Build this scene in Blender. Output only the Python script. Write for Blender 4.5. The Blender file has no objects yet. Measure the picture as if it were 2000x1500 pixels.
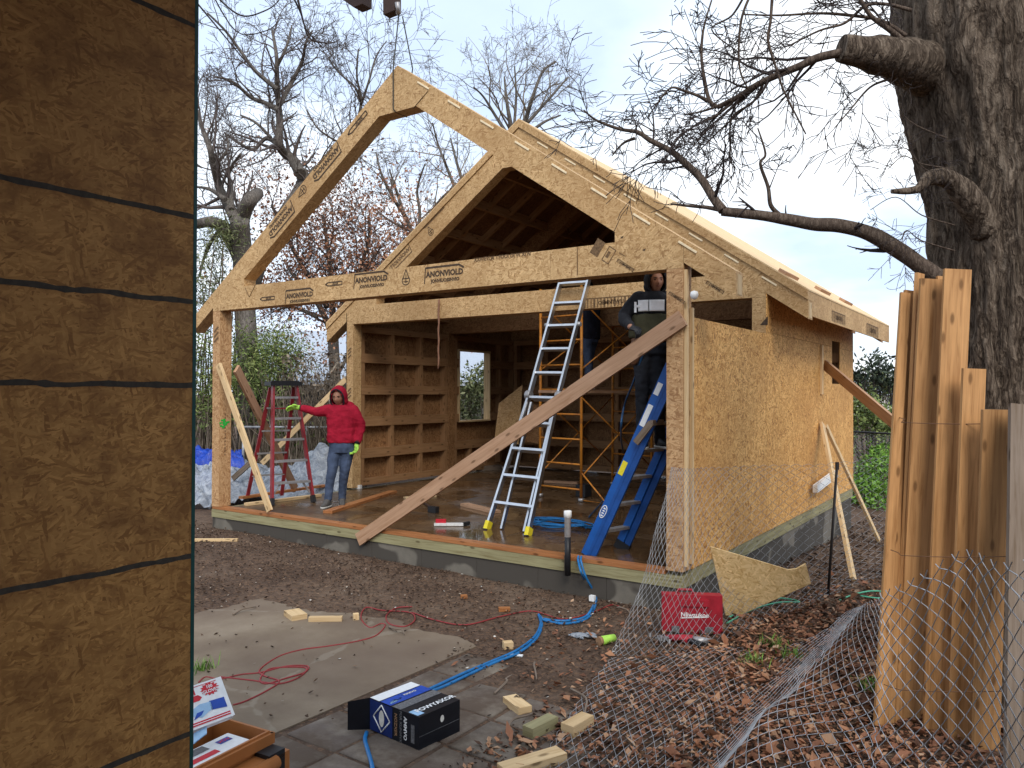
import bpy, bmesh, math, random
from mathutils import Vector as V, Matrix as M, noise as N
R = math.radians
S = bpy.context.scene
COL = S.collection
rng = random.Random(7)

# ------------------------------------------------------------------ camera and measuring helpers
CAM = V((9.246766, -6.346907, 1.554088)); FPX = 1507.675
yaw, pit, rol = 0.599167, 0.010287, 0.003142
cy, sy, cp, sp = math.cos(yaw), math.sin(yaw), math.cos(pit), math.sin(pit)
FW = V((-sy*cp, cy*cp, sp)); RT0 = V((cy, sy, 0)); UP0 = RT0.cross(FW)
cr, sr = math.cos(rol), math.sin(rol)
RT = cr*RT0 + sr*UP0; UP = -sr*RT0 + cr*UP0
W, L, BAY = 6.706, 7.315, 2.44
def ray(X, Y): return FW + RT*((X-1000)/FPX) - UP*((Y-750)/FPX)
def at(X, Y, d): return CAM + ray(X, Y)*d
def onz(X, Y, z): r = ray(X, Y); return CAM + r*((z-CAM.z)/r.z)
def ony(X, Y, y): r = ray(X, Y); return CAM + r*((y-CAM.y)/r.y)
def onx(X, Y, x): r = ray(X, Y); return CAM + r*((x-CAM.x)/r.x)
def sst(a, b, x):
    t = max(0, min(1, (x-a)/(b-a))); return t*t*(3-2*t)
def zg(x, y, bumps=True):
    z = -.29 - .085*max(0, min(1, x/W)) - .40*sst(4, 8, x)*sst(-.5, 8, y)
    z += .0*sst(-2, 6, y)
    flat = sst(1.9, 3.0, math.hypot((x-5.0)/1.1, (y+3.3)/1.0)); z = z*flat-.345*(1-flat)
    if bumps:
        a = .25+.75*flat
        z += a*(.030*N.noise(V((x*.55, y*.55, 3))) + .014*N.noise(V((x*2.3, y*2.3, 7))) + .008*N.noise(V((x*6, y*6, 1))))
        z += .05*math.exp(-((x-7.9)**2+(y+.3)**2)/1.2)
    if .05 < x < W-.05 and .08 < y < L-.05: z -= .4
    return z
def gp(X, Y, up=0.0):
    r = ray(X, Y); d = .5
    while d < 60:
        p = CAM + r*d
        if p.z < zg(p.x, p.y, False): break
        d += .02
    p = CAM + r*d; return V((p.x, p.y, zg(p.x, p.y)+up))

# ------------------------------------------------------------------ object helpers
WPOS = {}
def wpos(o): return WPOS.get(o.name, V((0, 0, 0)))
class MB:
    def __init__(s): s.v = []; s.f = []; s.uv = []; s.sm = []
    def face(s, idx, uv, sm=False): s.f.append(tuple(idx)); s.uv.append(uv); s.sm.append(sm)
    def poly(s, pts, uv=None, sm=False):
        n = len(s.v); s.v += [V(p) for p in pts]
        if uv is None:
            nn = V((0, 0, 0)); k = len(pts)
            for i in range(k): nn += V(pts[i]).cross(V(pts[(i+1) % k]))
            a = [abs(c) for c in nn]
            if a[2] >= a[0] and a[2] >= a[1]: uv = [(p[0], p[1]) for p in pts]
            elif a[1] >= a[0]: uv = [(p[0], p[2]) for p in pts]
            else: uv = [(p[1], p[2]) for p in pts]
        s.face(range(n, n+len(pts)), uv, sm)
    def box(s, c, d, m=None, off=None):
        """box centred c with size d, optional matrix m; uv runs along the longest side"""
        c = V(c); h = V(d)*.5
        o = off or (rng.random()*9, rng.random()*9)
        P = [V((c.x+sx*h.x, c.y+sy_*h.y, c.z+sz*h.z)) for sx in (-1, 1) for sy_ in (-1, 1) for sz in (-1, 1)]
        la = max(range(3), key=lambda i: d[i])
        for q in ((0, 1, 3, 2), (4, 6, 7, 5), (0, 4, 5, 1), (2, 3, 7, 6), (0, 2, 6, 4), (1, 5, 7, 3)):
            pts = [P[i] for i in q]
            ext = [max(p[k] for p in pts)-min(p[k] for p in pts) for k in range(3)]
            ax = [k for k in range(3) if ext[k] > 1e-9]
            if len(ax) < 2: ax = [0, 1]
            if ax[1] == la: ax = [ax[1], ax[0]]
            uv = [(p[ax[0]]+o[0], p[ax[1]]+o[1]+.37*q[1]) for p in pts]
            n = len(s.v); s.v += [(m @ p if m else p) for p in pts]
            s.face((n, n+1, n+2, n+3), uv)
    def beam(s, p, q, w, t, side=None):
        """board from p to q, width w along 'side', thickness t"""
        p, q = V(p), V(q); x = (q-p); l = x.length; x.normalize()
        sd = V(side) if side is not None else (V((0, 0, 1)) if abs(x.z) < .9 else V((1, 0, 0)))
        y = sd - x*sd.dot(x); y.normalize(); z = x.cross(y)
        m = M(((x.x, y.x, z.x, p.x), (x.y, y.y, z.y, p.y), (x.z, y.z, z.z, p.z), (0, 0, 0, 1)))
        s.box((l/2, 0, 0), (l, w, t), m)
    def prism(s, pts, ax, a, b):
        """extrude 2d polygon (pts) along axis ax (0,1,2) from a to b"""
        def mk(p, k):
            return V((k, p[0], p[1])) if ax == 0 else V((p[0], k, p[1])) if ax == 1 else V((p[0], p[1], k))
        n = len(pts)
        s.poly([mk(p, a) for p in pts]); s.poly([mk(p, b) for p in reversed(pts)])
        for i in range(n):
            p, q = pts[i], pts[(i+1) % n]
            l = math.hypot(q[0]-p[0], q[1]-p[1]); u0 = i*1.3
            s.poly([mk(q, a), mk(p, a), mk(p, b), mk(q, b)], [(u0+l, a), (u0, a), (u0, b), (u0+l, b)])
    def tube(s, pts, rad, n=6, cap=True, sm=True, ell=None):
        pts = [V(p) for p in pts]; k = len(pts)
        if not hasattr(rad, '__len__'): rad = [rad]*k
        base = len(s.v); d0 = (pts[1]-pts[0]).normalized()
        a = V((0, 0, 1)) if abs(d0.z) < .9 else V((1, 0, 0))
        x = (a - d0*a.dot(d0)).normalized(); ln = 0; us = []
        for i in range(k):
            d = (pts[min(i+1, k-1)]-pts[max(i-1, 0)])
            if d.length < 1e-9: d = d0
            d = d.normalized(); x = x - d*x.dot(d)
            if x.length < 1e-6: x = d.orthogonal()
            x.normalize(); y = d.cross(x)
            if i: ln += (pts[i]-pts[i-1]).length
            us.append(ln)
            for j in range(n):
                t = 2*math.pi*j/n; s.v.append(pts[i]+(x*math.cos(t)+y*math.sin(t))*rad[i])
        c = 2*math.pi*max(rad)/n
        for i in range(k-1):
            for j in range(n):
                j2 = (j+1) % n
                s.face((base+i*n+j, base+i*n+j2, base+(i+1)*n+j2, base+(i+1)*n+j),
                       [(us[i], j*c), (us[i], (j+1)*c), (us[i+1], (j+1)*c), (us[i+1], j*c)], sm)
        if cap:
            s.face([base+j for j in reversed(range(n))], [(0, 0)]*n)
            s.face([base+(k-1)*n+j for j in range(n)], [(0, 0)]*n)
    def lathe(s, prof, c, n=16, m=None, sm=True):
        b = len(s.v); c = V(c)
        for r, z in prof:
            for j in range(n):
                t = 2*math.pi*j/n; p = V((r*math.cos(t), r*math.sin(t), z))
                s.v.append(c + (m @ p if m else p))
        for i in range(len(prof)-1):
            for j in range(n):
                j2 = (j+1) % n; s.face((b+i*n+j, b+i*n+j2, b+(i+1)*n+j2, b+(i+1)*n+j), [(j/n, prof[i][1]), ((j+1)/n, prof[i][1]), ((j+1)/n, prof[i+1][1]), (j/n, prof[i+1][1])], sm)
        s.face([b+j for j in reversed(range(n))], [(0, 0)]*n); s.face([b+(len(prof)-1)*n+j for j in range(n)], [(0, 0)]*n)
    def grid(s, P, sm=True, uv=None):
        b = len(s.v); nr, nc = len(P), len(P[0])
        for row in P: s.v += [V(p) for p in row]
        for i in range(nr-1):
            for j in range(nc-1):
                q = (b+i*nc+j, b+i*nc+j+1, b+(i+1)*nc+j+1, b+(i+1)*nc+j)
                s.face(q, [((s.v[t].x, s.v[t].y) if uv is None else uv(s.v[t])) for t in q], sm)
    def addmesh(s, me, m):
        b = len(s.v); s.v += [m @ v.co for v in me.vertices]
        for p in me.polygons: s.face([b+i for i in p.vertices], [(s.v[b+i].x, s.v[b+i].z) for i in p.vertices])
    def build(s, name, mat, parent=None, base=None):
        me = bpy.data.meshes.new(name)
        if parent is not None: off = wpos(parent)
        elif base is not None: off = V(base)
        else:
            lo = [min(v[k] for v in s.v) for k in range(3)]; hi = [max(v[k] for v in s.v) for k in range(3)]
            off = V(((lo[0]+hi[0])/2, (lo[1]+hi[1])/2, lo[2]))
        me.from_pydata([tuple(V(v)-off) for v in s.v], [], s.f)
        ul = me.uv_layers.new(name='UVMap')
        fl = [c for u in s.uv for t in u for c in (t[0], t[1])]
        if len(fl) == 2*len(me.loops): ul.data.foreach_set('uv', fl)
        me.polygons.foreach_set('use_smooth', s.sm)
        me.update()
        o = bpy.data.objects.new(name, me); COL.objects.link(o)
        if mat is not None: me.materials.append(mat)
        WPOS[o.name] = off
        if parent is not None: o.parent = parent
        else: o.location = off
        return o
def tag(o, label=None, cat=None, group=None, kind=None):
    if label: o['label'] = label
    if cat: o['category'] = cat
    if group: o['group'] = group
    if kind: o['kind'] = kind
    return o
def thing(name, label, cat, loc, group=None):
    o = bpy.data.objects.new(name, None); COL.objects.link(o); o.location = loc; o.empty_display_size = .2
    WPOS[o.name] = V(loc); return tag(o, label, cat, group)
def bevel(o, w, seg=2):
    b = o.modifiers.new('bevel', 'BEVEL'); b.width = w; b.segments = seg; b.limit_method = 'ANGLE'; b.angle_limit = R(40); return o
def board(name, p, q, w, t, side, mat, label, cat='board', group=None, parent=None):
    m = MB(); m.beam(p, q, w, t, side); o = m.build(name, mat, parent)
    if parent is None: tag(o, label, cat, group)
    return o
def spline(pts, k=8):
    pts = [V(p) for p in pts]; out = []
    for i in range(len(pts)-1):
        a, b, c, d = pts[max(i-1, 0)], pts[i], pts[i+1], pts[min(i+2, len(pts)-1)]
        for j in range(k):
            t = j/k; out.append(.5*((2*b)+(c-a)*t+(2*a-5*b+4*c-d)*t*t+(3*b-a-3*c+d)*t**3))
    out.append(pts[-1]); return out
def text_mesh(txt, size, bold=.012):
    cu = bpy.data.curves.new('t', 'FONT'); cu.body = txt; cu.size = size; cu.align_x = 'CENTER'; cu.align_y = 'CENTER'; cu.offset = bold*size; cu.resolution_u = 2
    o = bpy.data.objects.new('t', cu); COL.objects.link(o)
    dg = bpy.context.evaluated_depsgraph_get(); me = bpy.data.meshes.new_from_object(o.evaluated_get(dg))
    bpy.data.objects.remove(o); bpy.data.curves.remove(cu); return me
def basis(o, x, y):
    x = V(x).normalized(); y = V(y); y = (y-x*y.dot(x)).normalized(); z = x.cross(y)
    return M(((x.x, y.x, z.x, o[0]), (x.y, y.y, z.y, o[1]), (x.z, y.z, z.z, o[2]), (0, 0, 0, 1)))

# ------------------------------------------------------------------ materials
class T:
    def __init__(s, name):
        s.m = bpy.data.materials.new(name); s.m.use_nodes = True; s.t = s.m.node_tree; s.n = s.t.nodes; s.l = s.t.links
        s.b = s.n['Principled BSDF']; s.b.inputs['Specular IOR Level'].default_value = .3
    def new(s, ty, **k):
        n = s.n.new(ty)
        for a, v in k.items(): setattr(n, a, v)
        return n
    def link(s, a, b): s.l.new(a, b)
    def setin(s, n, i, v):
        if hasattr(v, 'is_output') or isinstance(v, bpy.types.NodeSocket): s.l.new(v, n.inputs[i])
        else: n.inputs[i].default_value = v
    def uv(s): return s.new('ShaderNodeUVMap').outputs[0]
    def obj(s): return s.new('ShaderNodeTexCoord').outputs['Object']
    def rnd(s): return s.new('ShaderNodeObjectInfo').outputs['Random']
    def isl(s): return s.new('ShaderNodeNewGeometry').outputs['Random Per Island']
    def mp(s, v, sc=(1, 1, 1), rot=(0, 0, 0), loc=(0, 0, 0)):
        n = s.new('ShaderNodeMapping'); s.link(v, n.inputs[0]); n.inputs['Scale'].default_value = sc; n.inputs['Rotation'].default_value = rot; s.setin(n, 'Location', loc); return n.outputs[0]
    def noise(s, v, sc, det=3, rough=.55, dist=0):
        n = s.new('ShaderNodeTexNoise'); s.link(v, n.inputs['Vector']); n.inputs['Scale'].default_value = sc; n.inputs['Detail'].default_value = det; n.inputs['Roughness'].default_value = rough; n.inputs['Distortion'].default_value = dist; return n.outputs['Fac']
    def vor(s, v, sc, feat='F1', dim='3D', out='Color'):
        n = s.new('ShaderNodeTexVoronoi', feature=feat, voronoi_dimensions=dim); s.link(v, n.inputs['Vector']); n.inputs['Scale'].default_value = sc; return n.outputs[out]
    def math(s, op, a, b=0.0, c=None):
        n = s.new('ShaderNodeMath', operation=op); s.setin(n, 0, a); s.setin(n, 1, b)
        if c is not None: s.setin(n, 2, c)
        return n.outputs[0]
    def mix(s, f, a, b, mode='MIX'):
        n = s.new('ShaderNodeMix', data_type='RGBA', blend_type=mode); s.setin(n, 0, f)
        for i, v in ((6, a), (7, b)):
            if isinstance(v, tuple) and len(v) == 3: v = v+(1,)
            s.setin(n, i, v)
        return n.outputs[2]
    def ramp(s, f, stops):
        n = s.new('ShaderNodeValToRGB'); s.link(f, n.inputs[0]); e = n.color_ramp.elements
        while len(e) < len(stops): e.new(.5)
        for el, (p, c) in zip(e, stops): el.position = p; el.color = (c if len(c) == 4 else tuple(c)+(1,)) if hasattr(c, '__len__') else (c, c, c, 1)
        return n.outputs[0]
    def sep(s, c):
        n = s.new('ShaderNodeSeparateColor'); s.link(c, n.inputs[0]); return n.outputs
    def bump(s, h, st=.3, d=.01):
        n = s.new('ShaderNodeBump'); n.inputs['Strength'].default_value = st; n.inputs['Distance'].default_value = d; s.link(h, n.inputs['Height']); s.link(n.outputs[0], s.b.inputs['Normal'])
    def col(s, c): s.setin(s.b, 'Base Color', c+(1,) if isinstance(c, tuple) and len(c) == 3 else c)
    def rough(s, r): s.setin(s.b, 'Roughness', r)
def simple(name, c, rough=.6, metal=0, var=.12, sc=30, spec=.3, bump=0):
    t = T(name); n = t.noise(t.obj(), sc, 4)
    lo = tuple(x*(1-var) for x in c); hi = tuple(min(1, x*(1+var)) for x in c)
    t.col(t.ramp(n, [(.3, lo), (.7, hi)])); t.rough(rough); t.b.inputs['Metallic'].default_value = metal; t.b.inputs['Specular IOR Level'].default_value = spec
    if bump: t.bump(n, bump, .005)
    return t.m
def osb(name, dark, mid, light, tint=1.0, sc=1.0, rough=.75, stain=None, asp=1.0):
    t = T(name); uv = t.uv(); r = t.rnd()
    loc = t.new('ShaderNodeCombineXYZ'); t.setin(loc, 0, t.math('MULTIPLY', r, 37.0)); t.setin(loc, 1, t.math('MULTIPLY', r, 91.0))
    wn = t.new('ShaderNodeTexNoise'); t.link(uv, wn.inputs['Vector']); wn.inputs['Scale'].default_value = 26
    ad = t.new('ShaderNodeVectorMath', operation='MULTIPLY_ADD'); t.link(wn.outputs['Color'], ad.inputs[0]); ad.inputs[1].default_value = (.02, .02, 0); t.link(uv, ad.inputs[2])
    lay = []
    for a, sx, sy_ in ((18, 9, 46), (-42, 11, 52), (78, 10, 44), (-8, 13, 60)):
        rt = t.mp(ad.outputs[0], (1, 1, 1), (0, 0, R(a)), loc.outputs[0])
        v = t.vor(t.mp(rt, (sx*sc, sy_*sc*asp, 1)), 1, dim='2D'); lay.append(t.sep(v))
    h, c = lay[0][0], lay[0][1]
    for k in (1, 2, 3):
        g = t.math('GREATER_THAN', lay[k][0], h); n = t.new('ShaderNodeMix', data_type='FLOAT'); t.setin(n, 0, g); t.setin(n, 2, c); t.setin(n, 3, lay[k][1]); c = n.outputs[0]
        h = t.math('MAXIMUM', h, lay[k][0])
    fine = t.noise(t.mp(uv, (60, 260, 1), (0, 0, R(20))), 1, 2)
    f = t.math('ADD', t.math('MULTIPLY', c, .8), t.math('MULTIPLY', fine, .22))
    base = t.ramp(f, [(.06, dark), (.3, mid), (.72, light), (1.0, tuple(min(1, x*1.25) for x in light))])
    big = t.noise(uv, 1.1, 4); base = t.mix(t.ramp(big, [(.35, 0), (.7, .35)]), base, tuple(x*.62 for x in mid))
    if stain: base = t.mix(t.ramp(t.noise(uv, stain[0], 5, .6), [(.48, 0), (.62, stain[2])]), base, stain[1])
    t.col(base); t.rough(rough); t.bump(h, .25 if rough > .3 else .06, .003)
    if rough < .3: t.rough(t.ramp(t.noise(uv, .9, 4, .6), [(.38, .05), (.58, .42)])); t.b.inputs['Specular IOR Level'].default_value = .6
    return t.m
def lumber(name, c, var=.35, rough=.7, knots=True, hue=(1, .86, .68), tone=.24):
    t = T(name); uv = t.uv(); r = t.rnd(); loc = t.new('ShaderNodeCombineXYZ'); t.setin(loc, 0, t.math('MULTIPLY', r, 17.0)); t.setin(loc, 1, t.math('MULTIPLY', r, 53.0))
    m = t.mp(uv, (1, 1, 1), (0, 0, 0), loc.outputs[0])
    g = t.noise(t.mp(m, (2.2, 38, 1)), 1, 4, .6, .6); g2 = t.noise(t.mp(m, (6, 220, 1)), 1, 2)
    f = t.math('ADD', t.math('MULTIPLY', g, .75), t.math('MULTIPLY', g2, .25))
    dk = tuple(x*(1-var)*h for x, h in zip(c, hue)); lt = tuple(min(1, x*(1+var*.6)) for x in c)
    col = t.ramp(f, [(.32, dk), (.5, c), (.68, lt)])
    if knots:
        d = t.vor(t.mp(m, (2.6, 7, 1)), 1, out='Distance', dim='2D')
        col = t.mix(t.ramp(d, [(.05, .85), (.11, 0)]), col, tuple(x*.28*h for x, h in zip(c, hue)))
    bt = t.noise(uv, 2.2, 3); col = t.mix(t.ramp(bt, [(.4, 0), (.75, .35)]), col, dk)
    sh = t.math('ADD', 1-tone/2, t.math('MULTIPLY', r, tone)); col = t.mix(1.0, col, t.ramp(t.math('MULTIPLY', sh, .9), [(0, (0, 0, 0)), (1, (1.1, 1.1, 1.1))]), 'MULTIPLY')
    t.col(col); t.rough(rough); t.bump(f, .2, .002); return t.m
MT = {}
MT['osb'] = osb('osb_fresh', (.25, .13, .050), (.445, .270, .116), (.58, .385, .19), sc=1.75, stain=(.8, (.34, .19, .075), .4))
MT['osb_pale'] = osb('osb_offcut', (.42, .25, .09), (.62, .42, .18), (.75, .55, .29), sc=1.6)
MT['osb_wall'] = osb('osb_sheathing', (.22, .085, .020), (.525, .252, .064), (.74, .43, .150), sc=1.45, stain=(.6, (.40, .19, .052), .4))
MT['osb_in'] = osb('osb_inner_shaded', (.11, .047, .018), (.205, .098, .038), (.29, .155, .067), sc=1.4)  # darker copy of the OSB, interior shade put into the colour
MT['osb_roof'] = osb('osb_roof_shaded', (.075, .032, .016), (.14, .062, .028), (.19, .095, .044), sc=1.4)  # darkest OSB copy, shade under the roof painted into the colour
MT['osb_post'] = osb('osb_post', (.23, .11, .045), (.41, .225, .10), (.53, .33, .165), sc=1.5)
MT['osb_shed'] = osb('osb_shed_shaded', (.185, .078, .018), (.30, .142, .038), (.395, .202, .061), sc=2.3, stain=(9.0, (.15, .06, .014), .6), asp=1.5)  # base colour lowered to paint in the shade on the near wall
MT['osb_floor'] = osb('osb_wet_floor', (.045, .022, .010), (.10, .055, .026), (.155, .092, .045), sc=1.3, rough=.22, stain=(1.2, (.045, .026, .014), .8))
MT['pale'] = lumber('spruce_pale', (.62, .45, .25), .25)
MT['brown'] = lumber('lumber_damp', (.43, .26, .16), .3)
MT['orange'] = lumber('lumber_wet_orange', (.40, .165, .062), .4, .4)
MT['cedar'] = lumber('cedar_board', (.47, .25, .10), .42, .65, tone=.5)
MT['grey'] = lumber('weathered_board', (.20, .155, .12), .4, .9)
MT['treated'] = lumber('treated_green', (.255, .232, .125), .4)
MT['rib'] = lumber('rib_lumber_shaded', (.29, .16, .075), .3)  # rib colour also darkened to carry the interior shade
MT['roofply'] = lumber('roof_plywood', (.66, .47, .26), .22, .7, False)
def concrete(name, c, spots, sc=3):
    t = T(name); o = t.obj(); a = t.noise(o, sc, 6, .65); b = t.noise(o, sc*22, 3)
    col = t.ramp(a, [(.3, tuple(x*.72 for x in c)), (.55, c), (.75, tuple(min(1, x*1.2) for x in c))])
    col = t.mix(t.math('MULTIPLY', b, .35), col, tuple(x*.6 for x in c))
    if spots: col = t.mix(t.ramp(t.noise(o, 1.6, 3, .4), [(.44, 0), (.47, 1)]), col, spots)
    t.col(col); t.rough(.85); t.bump(t.math('ADD', a, t.math('MULTIPLY', b, .3)), .3, .01); return t.m
MT['found'] = concrete('foundation_block', (.165, .148, .122), (.062, .054, .045), 4)
t = T('concrete_patio'); o = t.obj(); a = t.noise(o, 1.6, 7, .62); b = t.noise(o, 60, 3); c = t.noise(o, .55, 3)
col = t.ramp(a, [(.3, (.13, .092, .060)), (.5, (.195, .147, .100)), (.72, (.27, .215, .155))])
col = t.mix(t.ramp(c, [(.45, 0), (.62, .85)]), col, (.125, .085, .060)); col = t.mix(t.math('MULTIPLY', b, .3), col, (.12, .095, .07))
d = t.vor(t.mp(o, (.62, .62, .62), (0, 0, .4)), 1, 'DISTANCE_TO_EDGE', out='Distance')
n2 = t.noise(o, 5, 4); d = t.math('ADD', d, t.math('MULTIPLY', t.math('SUBTRACT', n2, .5), .12))
col = t.mix(t.ramp(d, [(.002, .30), (.010, 0)]), col, (.31, .27, .21))
t.col(col); t.rough(.8); t.bump(t.math('ADD', a, t.math('MULTIPLY', b, .4)), .35, .01); MT['patio'] = t.m
t = T('paver'); o = t.obj(); i = t.isl(); a = t.noise(o, 5, 6, .65); b = t.noise(o, 70, 2)
col = t.ramp(i, [(0, (.125, .100, .082)), (.5, (.16, .122, .098)), (1, (.135, .112, .10))])
col = t.mix(t.ramp(a, [(.4, 0), (.62, .85)]), col, (.25, .212, .165)); g3 = t.noise(o, 2.3, 5, .65); col = t.mix(t.ramp(g3, [(.42, 0), (.58, .9)]), col, (.085, .056, .038)); col = t.mix(t.math('MULTIPLY', b, .5), col, (.08, .06, .045))
t.col(col); t.rough(.85); t.bump(t.math('ADD', a, b), .3, .006); MT['paver'] = t.m
t = T('dirt'); o = t.obj(); a = t.noise(o, 1.1, 7, .65); b = t.noise(o, 14, 6, .7); v = t.vor(o, 55)
col = t.ramp(a, [(.3, (.06, .037, .026)), (.52, (.120, .079, .056)), (.72, (.19, .135, .096))])
col = t.mix(t.ramp(b, [(.35, .75), (.62, 0)]), col, (.040, .025, .017))
s_ = t.sep(v); col = t.mix(t.math('MULTIPLY', t.math('GREATER_THAN', s_[0], .78), .55), col, (.17, .10, .06))
t.col(col); t.rough(.9); t.b.inputs['Specular IOR Level'].default_value = .15; t.bump(t.math('ADD', b, t.math('MULTIPLY', s_[1], .3)), .8, .02); MT['dirt'] = t.m
t = T('leaf_litter'); i = t.isl(); t.col(t.ramp(i, [(0, (.06, .03, .018)), (.35, (.19, .080, .042)), (.6, (.28, .122, .064)), (.85, (.37, .19, .10)), (1, (.42, .28, .18))])); t.rough(.7); MT['leaf'] = t.m
t = T('mulch'); i = t.isl(); t.col(t.ramp(i, [(0, (.028, .017, .012)), (.5, (.078, .047, .031)), (.85, (.135, .086, .056)), (1, (.24, .165, .11))])); t.rough(.85); MT['mulch'] = t.m
t = T('pebble'); i = t.isl(); t.col(t.ramp(i, [(0, (.25, .2, .15)), (.5, (.45, .4, .34)), (1, (.62, .6, .56))])); t.rough(.8); MT['pebble'] = t.m
def bark(name, c1, c2, c3, sc=1.0, strong=.9):
    t = T(name); o = t.obj(); m = t.mp(o, (sc*9, sc*9, sc*2.0)); w = t.noise(t.mp(o, (sc*3, sc*3, sc*1.2)), 1, 3)
    wz = t.new('ShaderNodeVectorMath', operation='MULTIPLY_ADD'); nz_ = t.new('ShaderNodeTexNoise'); t.link(o, nz_.inputs['Vector']); nz_.inputs['Scale'].default_value = sc*5; nz_.inputs['Detail'].default_value = 5
    t.link(nz_.outputs['Color'], wz.inputs[0]); wz.inputs[1].default_value = (1.5, 1.5, 1.0); t.link(t.mp(o, (sc*21, sc*21, sc*3.8)), wz.inputs[2])
    def ridge(k): return t.math('ABSOLUTE', t.math('SUBTRACT', t.noise(wz.outputs[0], k, 3, .55), .5))
    r1, r2 = ridge(.8), ridge(2.1); n = t.noise(t.mp(o, (sc*40, sc*40, sc*18)), 1, 6, .75); big = t.noise(o, sc*1.3, 3)
    h = t.math('ADD', t.math('ADD', t.math('MULTIPLY', t.ramp(r1, [(.0, 0), (.13, 1)]), .34), t.math('MULTIPLY', t.ramp(r2, [(.0, 0), (.16, 1)]), .26)), t.math('MULTIPLY', n, .5))
    col = t.ramp(h, [(.28, c1), (.60, c2), (.92, c3)]); col = t.mix(t.ramp(big, [(.4, 0), (.7, .4)]), col, tuple(x*.55 for x in c2))
    t.col(col); t.rough(.9); t.b.inputs['Specular IOR Level'].default_value = .1; t.bump(h, strong, .03/sc); return t.m
MT['bark'] = bark('bark_rugged', (.036, .025, .018), (.155, .118, .088), (.28, .225, .172))
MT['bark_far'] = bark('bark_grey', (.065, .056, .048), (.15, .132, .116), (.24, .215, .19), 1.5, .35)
MT['limb'] = bark('bark_limb', (.05, .036, .028), (.115, .085, .066), (.20, .16, .125), 2.5, .4)
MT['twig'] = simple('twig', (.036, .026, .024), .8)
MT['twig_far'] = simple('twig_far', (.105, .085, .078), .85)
def foliage(name, stops):
    t = T(name); t.col(t.ramp(t.isl(), stops)); t.rough(.6); t.b.inputs['Subsurface Weight'].default_value = 0
    return t.m
MT['green'] = foliage('leaf_green', [(0, (.035, .055, .014)), (.5, (.115, .165, .042)), (1, (.27, .31, .10))])
MT['olive'] = foliage('leaf_olive', [(0, (.04, .052, .018)), (.5, (.12, .145, .055)), (1, (.25, .26, .13))])
MT['rust'] = foliage('leaf_rust', [(0, (.17, .068, .036)), (.5, (.35, .155, .085)), (1, (.48, .29, .19))])
MT['bright'] = foliage('leaf_bright', [(0, (.04, .10, .01)), (.5, (.12, .26, .03)), (1, (.22, .38, .06))])
MT['darkleaf'] = foliage('leaf_dark', [(0, (.012, .02, .012)), (.6, (.03, .045, .025)), (1, (.06, .08, .045))])
MT['straw'] = foliage('dry_stem', [(0, (.06, .045, .032)), (.5, (.14, .11, .08)), (1, (.27, .22, .165))])
MT['alu'] = simple('aluminium', (.60, .61, .63), .36, 1, .08, 12)
MT['alu_dull'] = simple('aluminium_dull', (.36, .35, .35), .5, .7, .2, 20)
MT['wire'] = simple('galvanised_wire', (.27, .275, .285), .55, .55, .4, 6)
MT['wire_near'] = simple('galvanised_wire_bright', (.44, .45, .47), .5, .6, .3, 6)
MT['rust_wire'] = simple('rusty_wire', (.14, .075, .045), .7, .3)
MT['black'] = simple('black_plastic', (.014, .014, .016), .45)
MT['blackmetal'] = simple('black_painted_steel', (.018, .015, .015), .5)
MT['blue_fg'] = simple('blue_fibreglass', (.010, .085, .33), .40, 0, .15, 8)
MT['blue_dk'] = simple('blue_fibreglass_web', (.010, .065, .26), .45, 0, .2, 8)
MT['red_fg'] = simple('red_fibreglass', (.23, .022, .028), .4, 0, .2, 8)
MT['yellow'] = simple('yellow_label', (.75, .62, .03), .5, 0, .1, 60)
MT['white'] = simple('white_paint', (.74, .75, .75), .5, 0, .06, 40)
MT['pvc'] = simple('white_pvc', (.78, .78, .76), .35)
t = T('scaffold_paint'); o = t.obj(); n = t.noise(o, 9, 5, .7); t.col(t.mix(t.ramp(n, [(.5, 0), (.64, .8)]), t.mix(t.noise(o, 2, 2), (.60, .25, .028), (.46, .15, .022)), (.20, .075, .03))); t.rough(.5); MT['scaf'] = t.m
MT['hoodie'] = simple('red_fleece', (.31, .012, .030), .9, 0, .18, 14, .1, .5)
MT['jeans'] = simple('denim', (.055, .075, .125), .9, 0, .35, 9, .1, .4)
MT['jeans_dk'] = simple('dark_work_trousers', (.022, .024, .030), .9, 0, .3, 9, .1, .4)
MT['jacket'] = simple('black_jacket', (.013, .013, .016), .75, 0, .3, 12, .2, .4)
MT['navy'] = simple('navy_jacket', (.016, .018, .028), .8, 0, .3, 12, .2, .4)
MT['white_cl'] = simple('white_fleece', (.85, .85, .85), .9, 0, .08, 20, .1, .4)
MT['olive_cl'] = simple('olive_cloth', (.068, .064, .038), .9, 0, .2, 14, .1, .4)
MT['skin'] = simple('skin', (.34, .165, .105), .55, 0, .1, 20)
MT['hair'] = simple('black_hair', (.012, .010, .009), .6)
MT['lip'] = simple('lip', (.20, .07, .055), .5)
MT['eye'] = simple('eye_dark', (.02, .015, .012), .3)
MT['lime'] = simple('lime_glove', (.36, .64, .09), .7, 0, .15, 18)
MT['shoe'] = simple('grey_shoe', (.075, .07, .066), .8, 0, .2)
MT['sole'] = simple('pale_sole', (.42, .41, .38), .7)
MT['belt'] = simple('tool_leather', (.16, .075, .04), .7)
t = T('clear_tarp'); n = t.noise(t.obj(), 7, 6, .65, 1.6); t.col(t.ramp(n, [(.3, (.20, .235, .29)), (.5, (.40, .44, .50)), (.62, (.52, .56, .61)), (.75, (.7, .73, .76))])); t.rough(.22); t.b.inputs['Transmission Weight'].default_value = .25; t.bump(n, .9, .07); MT['tarp'] = t.m
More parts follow.
